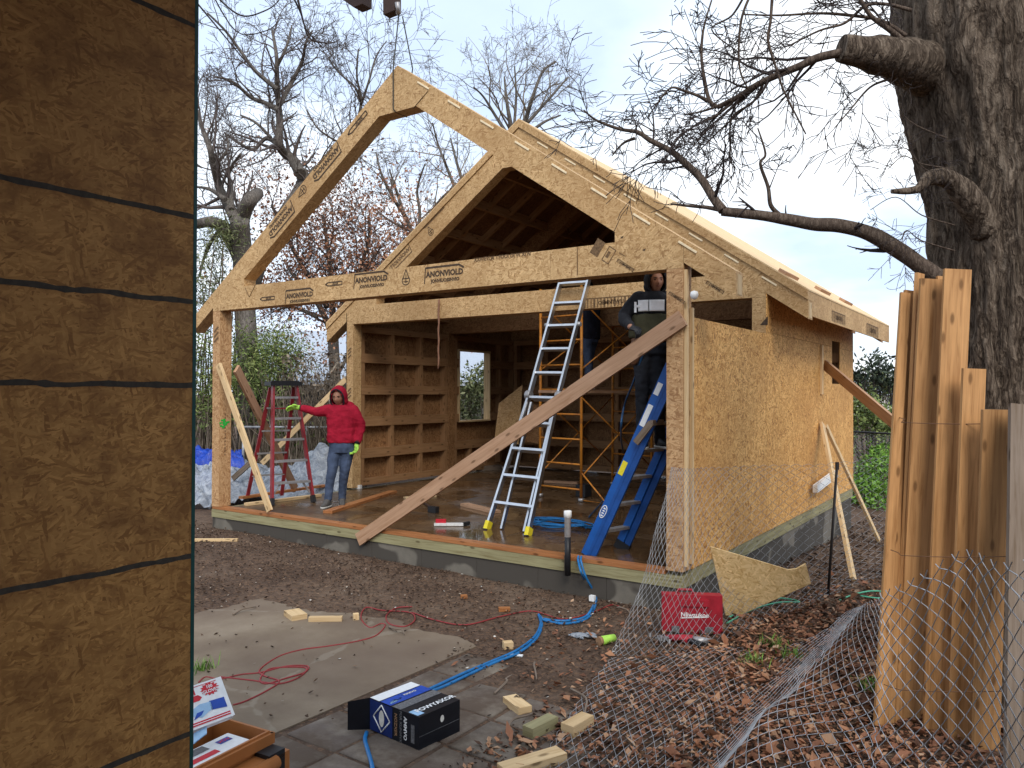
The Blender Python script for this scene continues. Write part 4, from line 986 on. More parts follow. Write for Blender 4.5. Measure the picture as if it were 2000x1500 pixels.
shoe(man, J(641, 976, -.04), -camf-camr*.2, MT['shoe'], zf); shoe(man, J(668, 976, .06), -camf+camr*.25, MT['shoe'], zf)

# --- man in the striped jacket on the blue ladder
DK = 7.38; J = lambda X, Y, d=0.0: at(X-9, Y+4, DK+d); s2 = 1.0
hc = J(1290, 546, -.02); fdir = (-camf*.98+camr*.10-UPV*.06); zf = 1.02
ax2 = (camr*.96-camf*.28).normalized(); AX2 = (ax2, V((-ax2.y, ax2.x, 0)), UPV)
m = MB(); f_, x_, u_ = headmesh(m, hc, fdir, UPV, .92)
m.tube([J(1285, 575, .03), J(1289, 556, 0)], [.06, .052], 12)
loft(m, [(J(1276, 665), .14, .10), (J(1278, 620), .15, .10), (J(1281, 578), .16, .09), (J(1283, 570), .08, .06)], AX2)
limb(m, [J(1255, 580), J(1228, 616, -.03), J(1240, 634, -.22)], [.05, .04, .03]); limb(m, [J(1312, 580), J(1330, 630, .05), J(1318, 665, -.0)], [.05, .04, .03])
limb(m, [J(1266, 670), J(1263, 740, -.06), J(1264, 850, .0)], [.055, .036, .03]); limb(m, [J(1293, 670), J(1293, 750, -.05), J(1298, 850, .05)], [.055, .036, .03])
man2 = fuse(m, 'person', MT['skin'], None, .008, 1, base=(J(1282, 860).x, J(1282, 860).y, zf))
tag(man2, 'person in a hooded black jacket with a white chest band standing on the blue ladder', 'person')
face_bits(man2, hc, f_, x_, u_, .92)
def jk(lo, hi): return lo
m = MB(); loft(m, [(J(1279, 612), .190, .135), (J(1280, 590), .198, .135), (J(1281, 578), .190, .115), (J(1282, 571), .125, .09), (J(1284, 566), .085, .08)], AX2)
limb(m, [J(1257, 581), J(1243, 596, -.01), J(1229, 616, -.03), J(1239, 632, -.19)], [.085, .076, .066, .050]); limb(m, [J(1311, 581), J(1324, 605, .03), J(1330, 630, .05), J(1320, 660, 0)], [.085, .076, .066, .05])
fuse(m, 'jacket', MT['jacket'], man2, .012, 3, .010)
m = MB(); loft(m, [(J(1276, 656), .185, .135), (J(1277, 645), .195, .142), (J(1278, 628), .194, .139), (J(1279, 611), .191, .137)], AX2); fuse(m, 'jacket_lower', MT['olive_cl'], man2, .012, 3, .010)
for xa, xb in ((-.10, -.004), (.004, .14)):
    m = MB(); rows = []
    for i in range(7):
        c = J(1280, 607-i*3.6); row = []
        for j in range(9):
            xx = xa+(xb-xa)*j/8; yy = -.146*(max(0, 1-(abs(xx)/.205)**2.6))**(1/2.6); row.append(c+AX2[0]*xx+AX2[1]*(yy-.016+.003*N.noise(V((xx*30, i, 1)))))
        rows.append(row)
    m.grid(rows); o = m.build('white_panel', MT['white_cl'], man2); md = o.modifiers.new('t', 'SOLIDIFY'); md.thickness = .012; md.offset = 0
m = MB(); c = J(1250, 594, -.135); m.beam(c, c+camr*.05, .022, .01, UPV); m.beam(c-UPV*.06, c+UPV*.04, .02, .01, camr); m.build('strap_badge', MT['white_cl'], man2)
hood(man2, hc, f_, x_, u_, MT['jacket'], .97)
hand(man2, J(1240, 634, -.21), camr*.55-camf*.5-UPV*.35, -UPV*.8+camr*.3, MT['black'], .8, 1.05, -1); hand(man2, J(1319, 666, 0), -UPV*.9-camf*.3, -camr, MT['black'], .6, 1.0, 1)
m = MB(); loft(m, [(J(1279, 690), .150, .115), (J(1279, 672), .165, .125), (J(1278, 654), .165, .122)], AX2)
limb(m, [J(1266, 678), J(1264, 710, -.03), J(1263, 740, -.06), J(1263, 800, -.02), J(1264, 858, .0)], [.098, .085, .070, .060, .052]); limb(m, [J(1293, 678), J(1293, 715, -.03), J(1293, 750, -.05), J(1296, 800, .0), J(1298, 858, .05)], [.098, .085, .070, .06, .052])
fuse(m, 'trousers', MT['jeans_dk'], man2, .012, 3, .010, (12, 12, 20))
m = MB(); loft(m, [(J(1278, 664), .172, .13), (J(1278, 657), .172, .13)], AX2); o = m.build('tool_belt', MT['belt'], man2); m = MB(); ball(m, J(1246, 690, -.08), .06, .05, .10, AX2); ball(m, J(1250, 670, -.08), .05, .05, .05, AX2); fuse(m, 'pouch', MT['belt'], o, .012, 2)
shoe(man2, J(1265, 860, .0), -camf-camr*.1, MT['black'], zf); shoe(man2, J(1298, 860, .05), -camf+camr*.3, MT['black'], zf)
# air hose hanging from his hand to the floor
m = MB(); hp = [J(1274, 660, -.16), J(1264, 690, -.12), J(1245, 745, .0), J(1228, 790, .3), J(1222, 850, .6), onz(1218, 900, .02), onz(1190, 960, .0), onz(1150, 1010, .0)]
m.tube(spline(hp, 8), .010, 6); tag(m.build('air_hose', MT['hose_dk']), 'thin dark blue hose hanging from the belt of the man on the ladder', 'hose')

# --- man on the scaffold, seen from behind
B3 = V((3.30, 4.55, PZ)); axl = (camr*.75+camf*.66).normalized(); AX3 = (axl, V((-axl.y, axl.x, 0)), UPV); K = lambda a, b, c: B3+AX3[0]*a+AX3[1]*b+UPV*c
m = MB(); f_, x_, u_ = headmesh(m, K(.0, .05, 1.60), AX3[1], UPV, 1.0)
m.tube([K(0, 0, 1.40), K(0, .02, 1.52)], [.06, .055], 12); loft(m, [(K(0, 0, .90), .14, .10), (K(0, 0, 1.2), .15, .10), (K(0, 0, 1.40), .16, .09), (K(0, 0, 1.44), .07, .06)], AX3)
limb(m, [K(-.19, 0, 1.38), K(-.30, .15, 1.45), K(-.25, .38, 1.62)], [.05, .04, .03]); limb(m, [K(.19, 0, 1.38), K(.30, .15, 1.45), K(.25, .38, 1.62)], [.05, .04, .03])
for e, o_ in ((-1, -.10), (1, .06)): limb(m, [K(e*.09, 0, .88), K(e*.10, .04+o_, .48), K(e*.10, o_, .08)], [.055, .04, .03])
man3 = fuse(m, 'person', MT['skin'], None, .008, 1, base=B3)
tag(man3, 'person in jeans seen from behind on the scaffold deck, head hidden by the cross beam', 'person')
m = MB(); ball(m, K(0, .035, 1.63), .085, .105, .115, AX3); m.build('hair', MT['hair'], man3); face_bits(man3, K(0, .05, 1.60), f_, x_, u_)
m = MB(); loft(m, [(K(0, 0, .80), .185, .14), (K(0, 0, .95), .19, .14), (K(0, 0, 1.25), .2, .14), (K(0, 0, 1.40), .19, .11), (K(0, 0, 1.46), .09, .08)], AX3)
limb(m, [K(-.19, 0, 1.38), K(-.30, .15, 1.45), K(-.25, .36, 1.60)], [.085, .066, .048]); limb(m, [K(.19, 0, 1.38), K(.30, .15, 1.45), K(.25, .36, 1.60)], [.085, .066, .048]); fuse(m, 'jacket', MT['navy'], man3, .014, 3, .010)
m = MB(); loft(m, [(K(0, 0, .74), .15, .12), (K(0, 0, .84), .17, .13), (K(0, 0, .92), .17, .13)], AX3)
for e, o_ in ((-1, -.10), (1, .06)): limb(m, [K(e*.09, 0, .82), K(e*.10, .04+o_, .48), K(e*.10, o_, .07)], [.10, .072, .055])
fuse(m, 'jeans', MT['jeans'], man3, .012, 3, .010, (12, 12, 20))
for e, o_ in ((-1, -.10), (1, .06)): shoe(man3, K(e*.10, o_, 0), AX3[1], MT['shoe'], PZ); hand(man3, K(e*.25, .38, 1.62), AX3[1]+UPV*.5, -UPV, MT['skin'], .5, 1.0, e, 'hand')
# ------------------------------------------------------------------ the big tree on the right
TC = at(1962, 785, 5.12); TC.z = zg(TC.x, TC.y)
def trunk_r(z):                                   # radius and sideways drift with height above ground
    r = .455+.30*math.exp(-(z+.4)/.42)+.015*math.sin(z*2.1)+.15*sst(3.0, 4.3, z)
    return r
tree = thing('shade_tree', 'huge rough barked tree with a sawn limb stub behind the cedar boards', 'tree', TC)
m = MB(); nz, na = 230, 150; rows = []
for i in range(nz+1):
    z = -.35+7.2*i/nz; row = []; r0 = trunk_r(z); cx = TC+camr*(.03*math.sin(z*.9))
    lean = camr*.0
    for j in range(na+1):
        a = 2*math.pi*j/na; ca, sa = math.cos(a), math.sin(a)
        p = V((ca*3.3, sa*3.3, z*.55)); q_ = V((ca*9, sa*9, z*1.5)); q2 = V((ca*20, sa*20, z*4.5))
        rid = abs(N.noise(q_+V((N.noise(p)*1.5, 0, 0)))); rid2 = abs(N.noise(q2))
        r = r0*(1+.10*N.noise(V((ca*1.3, sa*1.3, z*.5)))+.055*N.noise(p))+.038*min(rid, .35)/.35-.02+.022*min(rid2, .4)/.4
        row.append(V((cx.x, cx.y, TC.z+z))+lean+V((ca, sa, 0))*r)
    rows.append(row)
m.grid(rows, True, lambda p: (math.atan2(p.y-TC.y, p.x-TC.x)*.6, p.z)); trunk = m.build('trunk', MT['bark'], tree)
def rough_limb(pts, rad, n=14, amp=.06, k=7):
    p = spline(pts, k); K_ = len(p); r = []
    for i in range(K_):
        f = i/(K_-1)*(len(rad)-1); a = int(min(f, len(rad)-2)); r.append((rad[a]+(rad[a+1]-rad[a])*(f-a))*(1+amp*N.noise(p[i]*9)))
    return p, r
D0 = 4.75
m = MB(); p, r = rough_limb([at(1870, 165, 5.20), at(1805, 133, 5.0), at(1740, 113, 4.82), at(1690, 103, 4.72), at(1643, 94, 4.7)], [.21, .165, .125, .10, .078], amp=.12, k=10); m.tube(p, r, 20)
d = (p[-1]-p[-2]).normalized(); m.build('sawn_stub', MT['bark'], tree)
m = MB(); p, r = rough_limb([at(1925, 450, 4.85), at(1892, 390, 4.77), at(1852, 350, 4.74), at(1815, 348, 4.68), at(1790, 370, 4.64), at(1742, 374, 4.60)], [.10, .085, .062, .040, .024, .013], amp=.22, k=8); m.tube(p, r, 12); m.build('broken_limb', MT['bark'], tree)
main = MB(); tw = MB(); q = random.Random(11)
def twig(mb, p, d, l, r, lev, q, droop=0.0, kink=.30, rmin=.0026, nk=4, leafs=None):
    n = max(3, int(l/.085/(1+.5*(lev == 0)))); n = min(n, 9); pts = [V(p)]; dd = V(d).normalized(); rad = [r]
    for i in range(n):
        dd = (dd+V((q.gauss(0, kink), q.gauss(0, kink), q.gauss(0, kink)-droop))*.55).normalized(); pts.append(pts[-1]+dd*l/n); rad.append(max(rmin, r*(1-.75*(i+1)/n)))
    mb.tube(pts, rad, 5 if r > .012 else 4 if r > .006 else 3, False)
    if leafs is not None and lev <= 1: leafs.append((pts[-1], dd))
    if lev > 0:
        for c in range(nk):
            t_ = q.uniform(.2, .98); i = min(n-1, int(t_*n)); o = pts[i].lerp(pts[i+1], t_*n-i); b = (pts[i+1]-pts[i]).normalized()
            s_ = b.cross(V((q.gauss(0, 1), q.gauss(0, 1), q.gauss(0, 1)))).normalized(); an_ = R(q.uniform(25, 65))
            twig(mb, o, b*math.cos(an_)+s_*math.sin(an_), l*q.uniform(.38, .68), max(rmin, rad[i]*.6), lev-1, q, droop, kink, rmin, nk, leafs)
    return pts
def limbs(pxs, d0, d1, r0, r1, every, tl, lev, droop=.02, nk=4, spread=1.0, mb=None, rmin=.0026, bias=None):
    pts = [at(X, Y, d0+(d1-d0)*i/(len(pxs)-1)) for i, (X, Y) in enumerate(pxs)]
    p = spline(pts, 6); k = len(p); r = [r0+(r1-r0)*i/(k-1) for i in range(k)]; r = [x*(1+.1*N.noise(a*6)) for x, a in zip(r, p)]
    (mb or main).tube(p, r, 10 if r0 > .03 else 6)
    acc = 0
    for i in range(1, k):
        acc += (p[i]-p[i-1]).length
        while acc > every:
            acc -= every; b = (p[i]-p[i-1]).normalized(); s_ = b.cross(V((q.gauss(0, 1), q.gauss(0, 1), q.gauss(0, 1)))).normalized()
            if bias is not None: s_ = (s_+bias*q.random()).normalized()
            an_ = R(q.uniform(30, 70)); twig(tw, p[i], b*math.cos(an_)+s_*math.sin(an_), tl*q.uniform(.4, 1.1)*(1-.3*i/k), max(rmin, r[i]*.42), lev, q, droop, .3, rmin, nk)
    return p
limbs([(1835, 545), (1806, 525), (1760, 492), (1700, 457), (1640, 441), (1590, 438), (1545, 430), (1480, 420), (1410, 413)], 4.85, 4.9, .060, .030, .30, .30, 1, .0, 3)
limbs([(1412, 411), (1392, 385), (1370, 350), (1340, 320), (1310, 295), (1270, 274), (1245, 258), (1210, 252), (1165, 235), (1140, 215)], 4.9, 5.3, .032, .005, .075, .60, 2, .03, 4)
limbs([(1412, 411), (1380, 405), (1345, 402), (1310, 398)], 4.9, 5.1, .016, .006, .12, .3, 1, .06, 4)
limbs([(1240, 270), (1220, 278), (1205, 292), (1195, 305)], 5.1, 5.2, .012, .004, .1, .3, 1, .1)
limbs([(1520, 418), (1505, 400), (1500, 365), (1485, 320), (1495, 300), (1480, 250)], 4.9, 4.8, .018, .004, .16, .35, 2, .0, 3)
limbs([(1660, 100), (1600, 112), (1560, 130), (1520, 146), (1480, 165), (1440, 190), (1400, 210)], 4.7, 5.0, .030, .016, .085, .75, 2, .05, 4)
limbs([(1400, 210), (1385, 195), (1375, 150), (1370, 110), (1372, 70), (1378, 40), (1390, 0)], 5.0, 5.1, .014, .005, .10, .5, 2, -.02, 4)
limbs([(1400, 208), (1370, 190), (1335, 177), (1310, 172), (1285, 200), (1265, 230)], 5.0, 5.2, .012, .004, .09, .45, 2, .06, 4)
for px in ([(1440, 190), (1400, 225), (1350, 250), (1320, 275)], [(1470, 172), (1430, 210), (1390, 245), (1350, 290)], [(1490, 165), (1470, 200), (1430, 230), (1426, 290), (1428, 320)], [(1430, 195), (1380, 215), (1335, 225)], [(1500, 160), (1480, 190), (1450, 215), (1400, 260), (1360, 300)]):
    limbs(px, 4.95, 5.1, .011, .004, .10, .45, 2, .08, 4)
limbs([(1770, 70), (1720, 40), (1660, 30), (1600, 26), (1520, 30), (1450, 28)], 4.8, 5.0, .014, .005, .09, .6, 2, .06, 4)
limbs([(1780, 20), (1730, 8), (1690, 12), (1650, 45), (1600, 60), (1540, 90)], 4.8, 4.9, .013, .005, .09, .6, 2, .08, 4)
limbs([(1510, -30), (1505, 40), (1500, 80), (1515, 130), (1530, 175), (1560, 235), (1574, 262)], 4.5, 4.6, .010, .004, .16, .3, 1, .05, 3)
limbs([(1475, -30), (1450, 30), (1443, 90), (1446, 140), (1462, 175)], 4.6, 4.7, .010, .004, .14, .35, 1, .05, 3)
limbs([(1460, -20), (1430, 30), (1390, 58), (1440, 100)], 4.6, 4.9, .008, .003, .2, .4, 1, .05, 3)
limbs([(1770, 85), (1740, 60), (1700, 30), (1670, -20)], 4.8, 4.8, .02, .012, .12, .5, 2, .02, 4)
limbs([(1775, 120), (1745, 150), (1700, 170), (1660, 215), (1630, 250)], 4.85, 4.8, .010, .003, .12, .5, 2, .05, 4)
for px in ([(1850, 270), (1800, 250), (1775, 235), (1755, 215)], [(1860, 330), (1800, 320), (1765, 305), (1735, 330)], [(1860, 345), (1806, 330), (1770, 290), (1740, 300)], [(1865, 440), (1800, 420), (1750, 385), (1700, 410)], [(1865, 490), (1800, 470), (1770, 450), (1760, 480)]): limbs(px, 4.8, 4.7, .005, .002, .12, .35, 2, .02, 4, rmin=.0016)
main.build('limb', MT['limb'], tree); tw.build('crown', MT['twig'], tree)

# overhanging twigs at the top left edge belong to a tree outside the picture on the left
ot = thing('overhanging_branches', 'thin bare branches hanging in from above at the top left edge', 'branch', at(480, -60, 6.5))
tw = MB()
for px, r_ in (([(380, -60), (420, -10), (470, 30), (515, 22), (545, 0), (560, -40)], .010), ([(560, -80), (582, 0), (592, 40), (605, 75), (640, 84), (660, 80)], .011), ([(560, -30), (585, 20), (600, 60), (632, 95)], .009), ([(380, 0), (430, 60), (480, 120), (530, 170)], .008), ([(400, -40), (460, 60), (520, 60), (545, 40)], .006)):
    main = MB(); limbs(px, 6.5, 6.8, r_, .004, .5, .25, 1, .03, 2); main.build('limb', MT['twig'], ot)
tw.build('crown', MT['twig'], ot)

# ------------------------------------------------------------------ bare trees beyond the house
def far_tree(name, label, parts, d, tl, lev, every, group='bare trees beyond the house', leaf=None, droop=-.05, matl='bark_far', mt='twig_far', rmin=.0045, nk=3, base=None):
    """parts: (pixel polyline used as a survey of the limb, radius at start, at end)"""
    global main, tw
    main, tw = MB(), MB(); lf = []
    for pxs, r0, r1 in parts:
        pts = [at(X, Y, d+.25*math.sin(i*1.7+r0*90)) for i, (X, Y) in enumerate(pxs)]
        p = spline(pts, 6); k = len(p); rr_ = [(r0+(r1-r0)*i/(k-1))*(1+.12*N.noise(a*2)) for i, a in enumerate(p)]; main.tube(p, rr_, 9 if r0 > .06 else 6)
        if r0 > .14: continue
        acc = 0
        for i in range(1, k):
            acc += (p[i]-p[i-1]).length
            while acc > every:
                acc -= every; b = (p[i]-p[i-1]).normalized(); s_ = b.cross(V((q.gauss(0, 1), q.gauss(0, 1), q.gauss(0, 1)))).normalized(); an_ = R(q.uniform(25, 65))
                twig(tw, p[i], b*math.cos(an_)+s_*math.sin(an_), tl*q.uniform(.4, 1.1), max(rmin, rr_[i]*.45), lev, q, droop, .26, rmin, nk, lf)
    lo = min((v for v in main.v), key=lambda v: v.z)
    t_ = thing(name, label, 'tree', (lo.x, lo.y, -.4), group)
    main.build('trunk', MT[matl], t_); cr_ = tw.build('crown', MT[mt], t_)
    if leaf:
        mat, n, size, sp = leaf; lm = MB()
        for _ in range(n):
            c, dd = q.choice(lf); c = c+V((q.gauss(0, sp), q.gauss(0, sp), q.gauss(0, sp))); leafquad(lm, c, size*q.uniform(.6, 1.4), q)
        lm.build('leaves', MT[mat], t_)
    return t_
def leafquad(lm, c, s, q, asp=.55):
    a = V((q.gauss(0, 1), q.gauss(0, 1), q.gauss(0, 1))).normalized(); b = a.cross(V((q.gauss(0, 1), q.gauss(0, 1), q.gauss(0, 1)))).normalized()
    n = len(lm.v); lm.v += [c-a*s*.5, c+b*s*asp*.5, c+a*s*.5, c-b*s*asp*.5]; lm.face((n, n+1, n+2, n+3), [(0, 0)]*4)
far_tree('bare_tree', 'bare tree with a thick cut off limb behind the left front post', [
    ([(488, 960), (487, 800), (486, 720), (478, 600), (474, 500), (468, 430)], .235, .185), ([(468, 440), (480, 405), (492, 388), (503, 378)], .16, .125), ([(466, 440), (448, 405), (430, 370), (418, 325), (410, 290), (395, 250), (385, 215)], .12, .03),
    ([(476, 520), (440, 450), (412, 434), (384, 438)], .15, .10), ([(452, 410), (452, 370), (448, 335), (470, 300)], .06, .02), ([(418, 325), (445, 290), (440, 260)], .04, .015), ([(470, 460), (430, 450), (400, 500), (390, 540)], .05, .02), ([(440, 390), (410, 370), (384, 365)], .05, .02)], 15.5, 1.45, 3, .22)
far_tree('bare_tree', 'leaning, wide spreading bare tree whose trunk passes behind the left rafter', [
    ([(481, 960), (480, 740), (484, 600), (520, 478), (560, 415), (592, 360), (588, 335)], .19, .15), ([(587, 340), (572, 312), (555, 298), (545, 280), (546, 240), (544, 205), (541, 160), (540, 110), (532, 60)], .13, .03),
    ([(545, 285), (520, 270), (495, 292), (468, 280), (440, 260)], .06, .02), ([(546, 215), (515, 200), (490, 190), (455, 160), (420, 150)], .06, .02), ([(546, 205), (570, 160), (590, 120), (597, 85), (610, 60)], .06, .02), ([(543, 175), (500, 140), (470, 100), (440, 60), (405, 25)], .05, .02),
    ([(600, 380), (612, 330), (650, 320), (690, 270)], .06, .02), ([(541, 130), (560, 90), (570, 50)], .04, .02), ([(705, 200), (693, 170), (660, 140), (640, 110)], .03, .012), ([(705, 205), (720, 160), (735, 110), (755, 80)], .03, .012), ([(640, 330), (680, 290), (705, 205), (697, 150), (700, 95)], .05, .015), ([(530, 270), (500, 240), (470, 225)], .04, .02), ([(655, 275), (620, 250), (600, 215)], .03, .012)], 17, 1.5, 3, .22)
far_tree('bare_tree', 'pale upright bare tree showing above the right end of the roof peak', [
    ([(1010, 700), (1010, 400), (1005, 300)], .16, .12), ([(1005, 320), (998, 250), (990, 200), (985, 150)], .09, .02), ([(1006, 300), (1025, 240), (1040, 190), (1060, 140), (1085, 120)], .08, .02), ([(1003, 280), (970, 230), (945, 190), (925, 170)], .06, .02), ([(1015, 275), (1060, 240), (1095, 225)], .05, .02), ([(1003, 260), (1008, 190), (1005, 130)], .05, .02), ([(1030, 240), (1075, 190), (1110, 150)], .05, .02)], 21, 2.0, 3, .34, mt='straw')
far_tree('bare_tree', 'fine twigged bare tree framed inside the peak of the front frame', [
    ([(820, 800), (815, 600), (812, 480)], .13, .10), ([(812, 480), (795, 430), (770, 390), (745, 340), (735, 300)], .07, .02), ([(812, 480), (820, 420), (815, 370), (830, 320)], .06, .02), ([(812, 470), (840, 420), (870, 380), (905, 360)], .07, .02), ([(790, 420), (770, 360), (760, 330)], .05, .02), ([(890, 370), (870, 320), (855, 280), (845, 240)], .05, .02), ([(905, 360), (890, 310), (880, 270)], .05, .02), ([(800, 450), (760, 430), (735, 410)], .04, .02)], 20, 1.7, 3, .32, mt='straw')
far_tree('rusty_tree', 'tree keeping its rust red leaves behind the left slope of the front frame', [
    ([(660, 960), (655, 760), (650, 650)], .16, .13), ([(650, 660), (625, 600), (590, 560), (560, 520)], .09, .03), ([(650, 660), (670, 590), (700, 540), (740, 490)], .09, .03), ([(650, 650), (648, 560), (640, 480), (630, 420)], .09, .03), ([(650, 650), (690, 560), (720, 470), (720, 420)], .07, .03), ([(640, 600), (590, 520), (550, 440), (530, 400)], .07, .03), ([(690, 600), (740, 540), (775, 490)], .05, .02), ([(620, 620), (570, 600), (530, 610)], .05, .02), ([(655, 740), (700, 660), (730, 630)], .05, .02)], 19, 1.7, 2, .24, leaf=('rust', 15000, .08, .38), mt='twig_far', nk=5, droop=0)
m = None

# ------------------------------------------------------------------ shrubs and undergrowth
def shrub(name, label, spots, n, size, mat, stems, group=None, cat='shrub', sp=.22, kind=None, asp=.42):
    """spots: (centre, radii); leaf clumps gathered on many small sprays"""
    lm, sm = MB(), MB(); cents = []
    for c, r in spots:
        for _ in range(max(6, int(n/len(spots)/34))):
            while True:
                d = V((q.uniform(-1, 1), q.uniform(-1, 1), q.uniform(-1, 1)))
                if .25 < d.length < 1: break
            cents.append(V((c[0]+d.x*r[0], c[1]+d.y*r[1], c[2]+d.z*r[2])))
    for _ in range(n):
        c = q.choice(cents); leafquad(lm, c+V((q.gauss(0, sp), q.gauss(0, sp), q.gauss(0, sp*.8))), size*q.uniform(.5, 1.5), q, asp)
    b = V((sum(c[0] for c, r in spots)/len(spots), sum(c[1] for c, r in spots)/len(spots), -.45))
    t_ = thing(name, label, cat, b, group)
    for _ in range(stems):
        c = q.choice(cents); o = V((b.x+(c.x-b.x)*.7+q.gauss(0, .15), b.y+(c.y-b.y)*.7+q.gauss(0, .15), -.5)); sm.tube(spline([o, o.lerp(c, .5)+V((q.gauss(0, .1), q.gauss(0, .1), 0)), c], 4), [.018]*5+[.012]*3+[.006], 4, False)
    sm.build('stem', MT['straw' if mat != 'darkleaf' else 'twig'], t_); lm.build('leaves', MT[mat], t_); return t_
P_ = lambda X, Y, d: at(X, Y, d)
shrub('bamboo_clump', 'tall green feathery shrub between the left front post and the red stepladder', [(P_(520, 720, 15.2), (.55, .5, .55)), (P_(500, 770, 15.0), (.75, .5, .6)), (P_(545, 690, 15.4), (.35, .4, .4)), (P_(475, 700, 15.4), (.45, .5, .7))], 9500, .085, 'green', 90, 'green shrubs along the left boundary', 'shrub', .21, asp=.24)
shrub('bamboo_clump', 'green feathery shrub squeezed between the dark wall edge and the left front post', [(P_(398, 700, 15.0), (.35, .5, .65)), (P_(405, 790, 15.0), (.4, .5, .5))], 3600, .085, 'green', 60, 'green shrubs along the left boundary', 'shrub', .21, asp=.24)
shrub('evergreen_tree', 'sprays of evergreen leaves left of the front frame above the post', [(P_(430, 480, 15.3), (.40, .4, .35)), (P_(400, 530, 15.2), (.30, .4, .40)), (P_(452, 455, 15.3), (.25, .3, .2)), (P_(395, 590, 15.2), (.3, .4, .35))], 3400, .09, 'olive', 14, None, 'tree', .20, asp=.2)
shrub('garden_shrub', 'low dark green shrub behind the legs of the man in red', [(P_(590, 870, 15), (.55, .4, .22)), (P_(570, 845, 15), (.25, .3, .25))], 1500, .08, 'green', 20, None, 'shrub', .12)
shrub('garden_shrub', 'leafy green shrub seen through the window opening of the house', [(P_(915, 780, 18), (.6, .5, .5)), (P_(930, 750, 18.2), (.45, .4, .35)), (P_(900, 810, 18), (.5, .4, .3))], 2600, .10, 'olive', 30, None, 'shrub', .15)
shrub('hedge_bush', 'bright green bush low beside the back corner of the house', [(P_(1705, 935, 15), (.35, .5, .4)), (P_(1690, 965, 15), (.4, .4, .25)), (P_(1730, 900, 15.5), (.3, .4, .3))], 2400, .09, 'bright', 20, None, 'shrub', .13)
shrub('hedge_bush', 'darker green hedge behind the wire fence right of the house', [(P_(1700, 830, 19), (.9, .6, .35)), (P_(1740, 815, 19), (.7, .6, .45)), (P_(1680, 800, 19), (.5, .5, .3)), (P_(1730, 900, 18), (.6, .5, .6))], 3600, .11, 'green', 20, None, 'shrub', .18)
shrub('roadside_tree', 'dark leaved small tree against the sky right of the house', [(P_(1712, 715, 24), (.75, .6, .32)), (P_(1690, 735, 24), (.55, .5, .25)), (P_(1735, 745, 24), (.7, .6, .3))], 900, .17, 'darkleaf', 26, None, 'tree', .22)
shrub('roadside_tree', 'pale green wispy trees just below the dark leaved one right of the house', [(P_(1700, 760, 26), (1.3, .6, .25)), (P_(1730, 745, 26), (1.0, .6, .25))], 1500, .15, 'olive', 20, None, 'tree', .2)
# dry brush along the boundary
m = MB()
for _ in range(620):
    X = q.uniform(555, 700) if q.random() < .8 else q.uniform(388, 560); d = q.uniform(14.2, 15.6); b = at(X, 900, d); b.z = -.45
    h = q.uniform(1.0, 2.7) if X > 560 else q.uniform(.8, 2.0); pts = [b]; a = V((q.gauss(0, .10), q.gauss(0, .10), 1)).normalized()
    for i in range(5): a = (a+V((q.gauss(0, .10), q.gauss(0, .10), 0))).normalized(); pts.append(pts[-1]+a*h/5)
    m.tube(pts, [.011, .011, .010, .008, .006, .004], 3, False)
tag(m.build('dry_brush', MT['straw'], base=(0, 0, 0)), 'thicket of dry grey brown stems behind the man in red', 'brush', kind='stuff')
m = MB()
for _ in range(2600):
    X = q.uniform(548, 700); d = q.uniform(14.6, 15.8); c = at(X, q.uniform(690, 900), d); leafquad(m, c, q.uniform(.05, .13), q, .4)
tag(m.build('dry_vines', MT['straw'], base=(0, 0, 0)), 'dead vine leaves hanging in the thicket behind the man in red', 'vines', kind='stuff')
# boundary fence with a rail
bf = thing('boundary_fence', 'low wire fence with a pale top rail in the thicket at the left', 'fence', at(600, 900, 14.1))
m = MB(); a, b = at(470, 834, 14.0), at(720, 835, 14.6); m.tube([a, b], .022, 8); m.build('top_rail', MT['wire'], bf)
for f in (.02, .5, .98):
    m = MB(); c = a.lerp(b, f); m.tube([V((c.x, c.y, -.45)), c], .024, 8); m.build('fence_post', MT['wire'], bf)
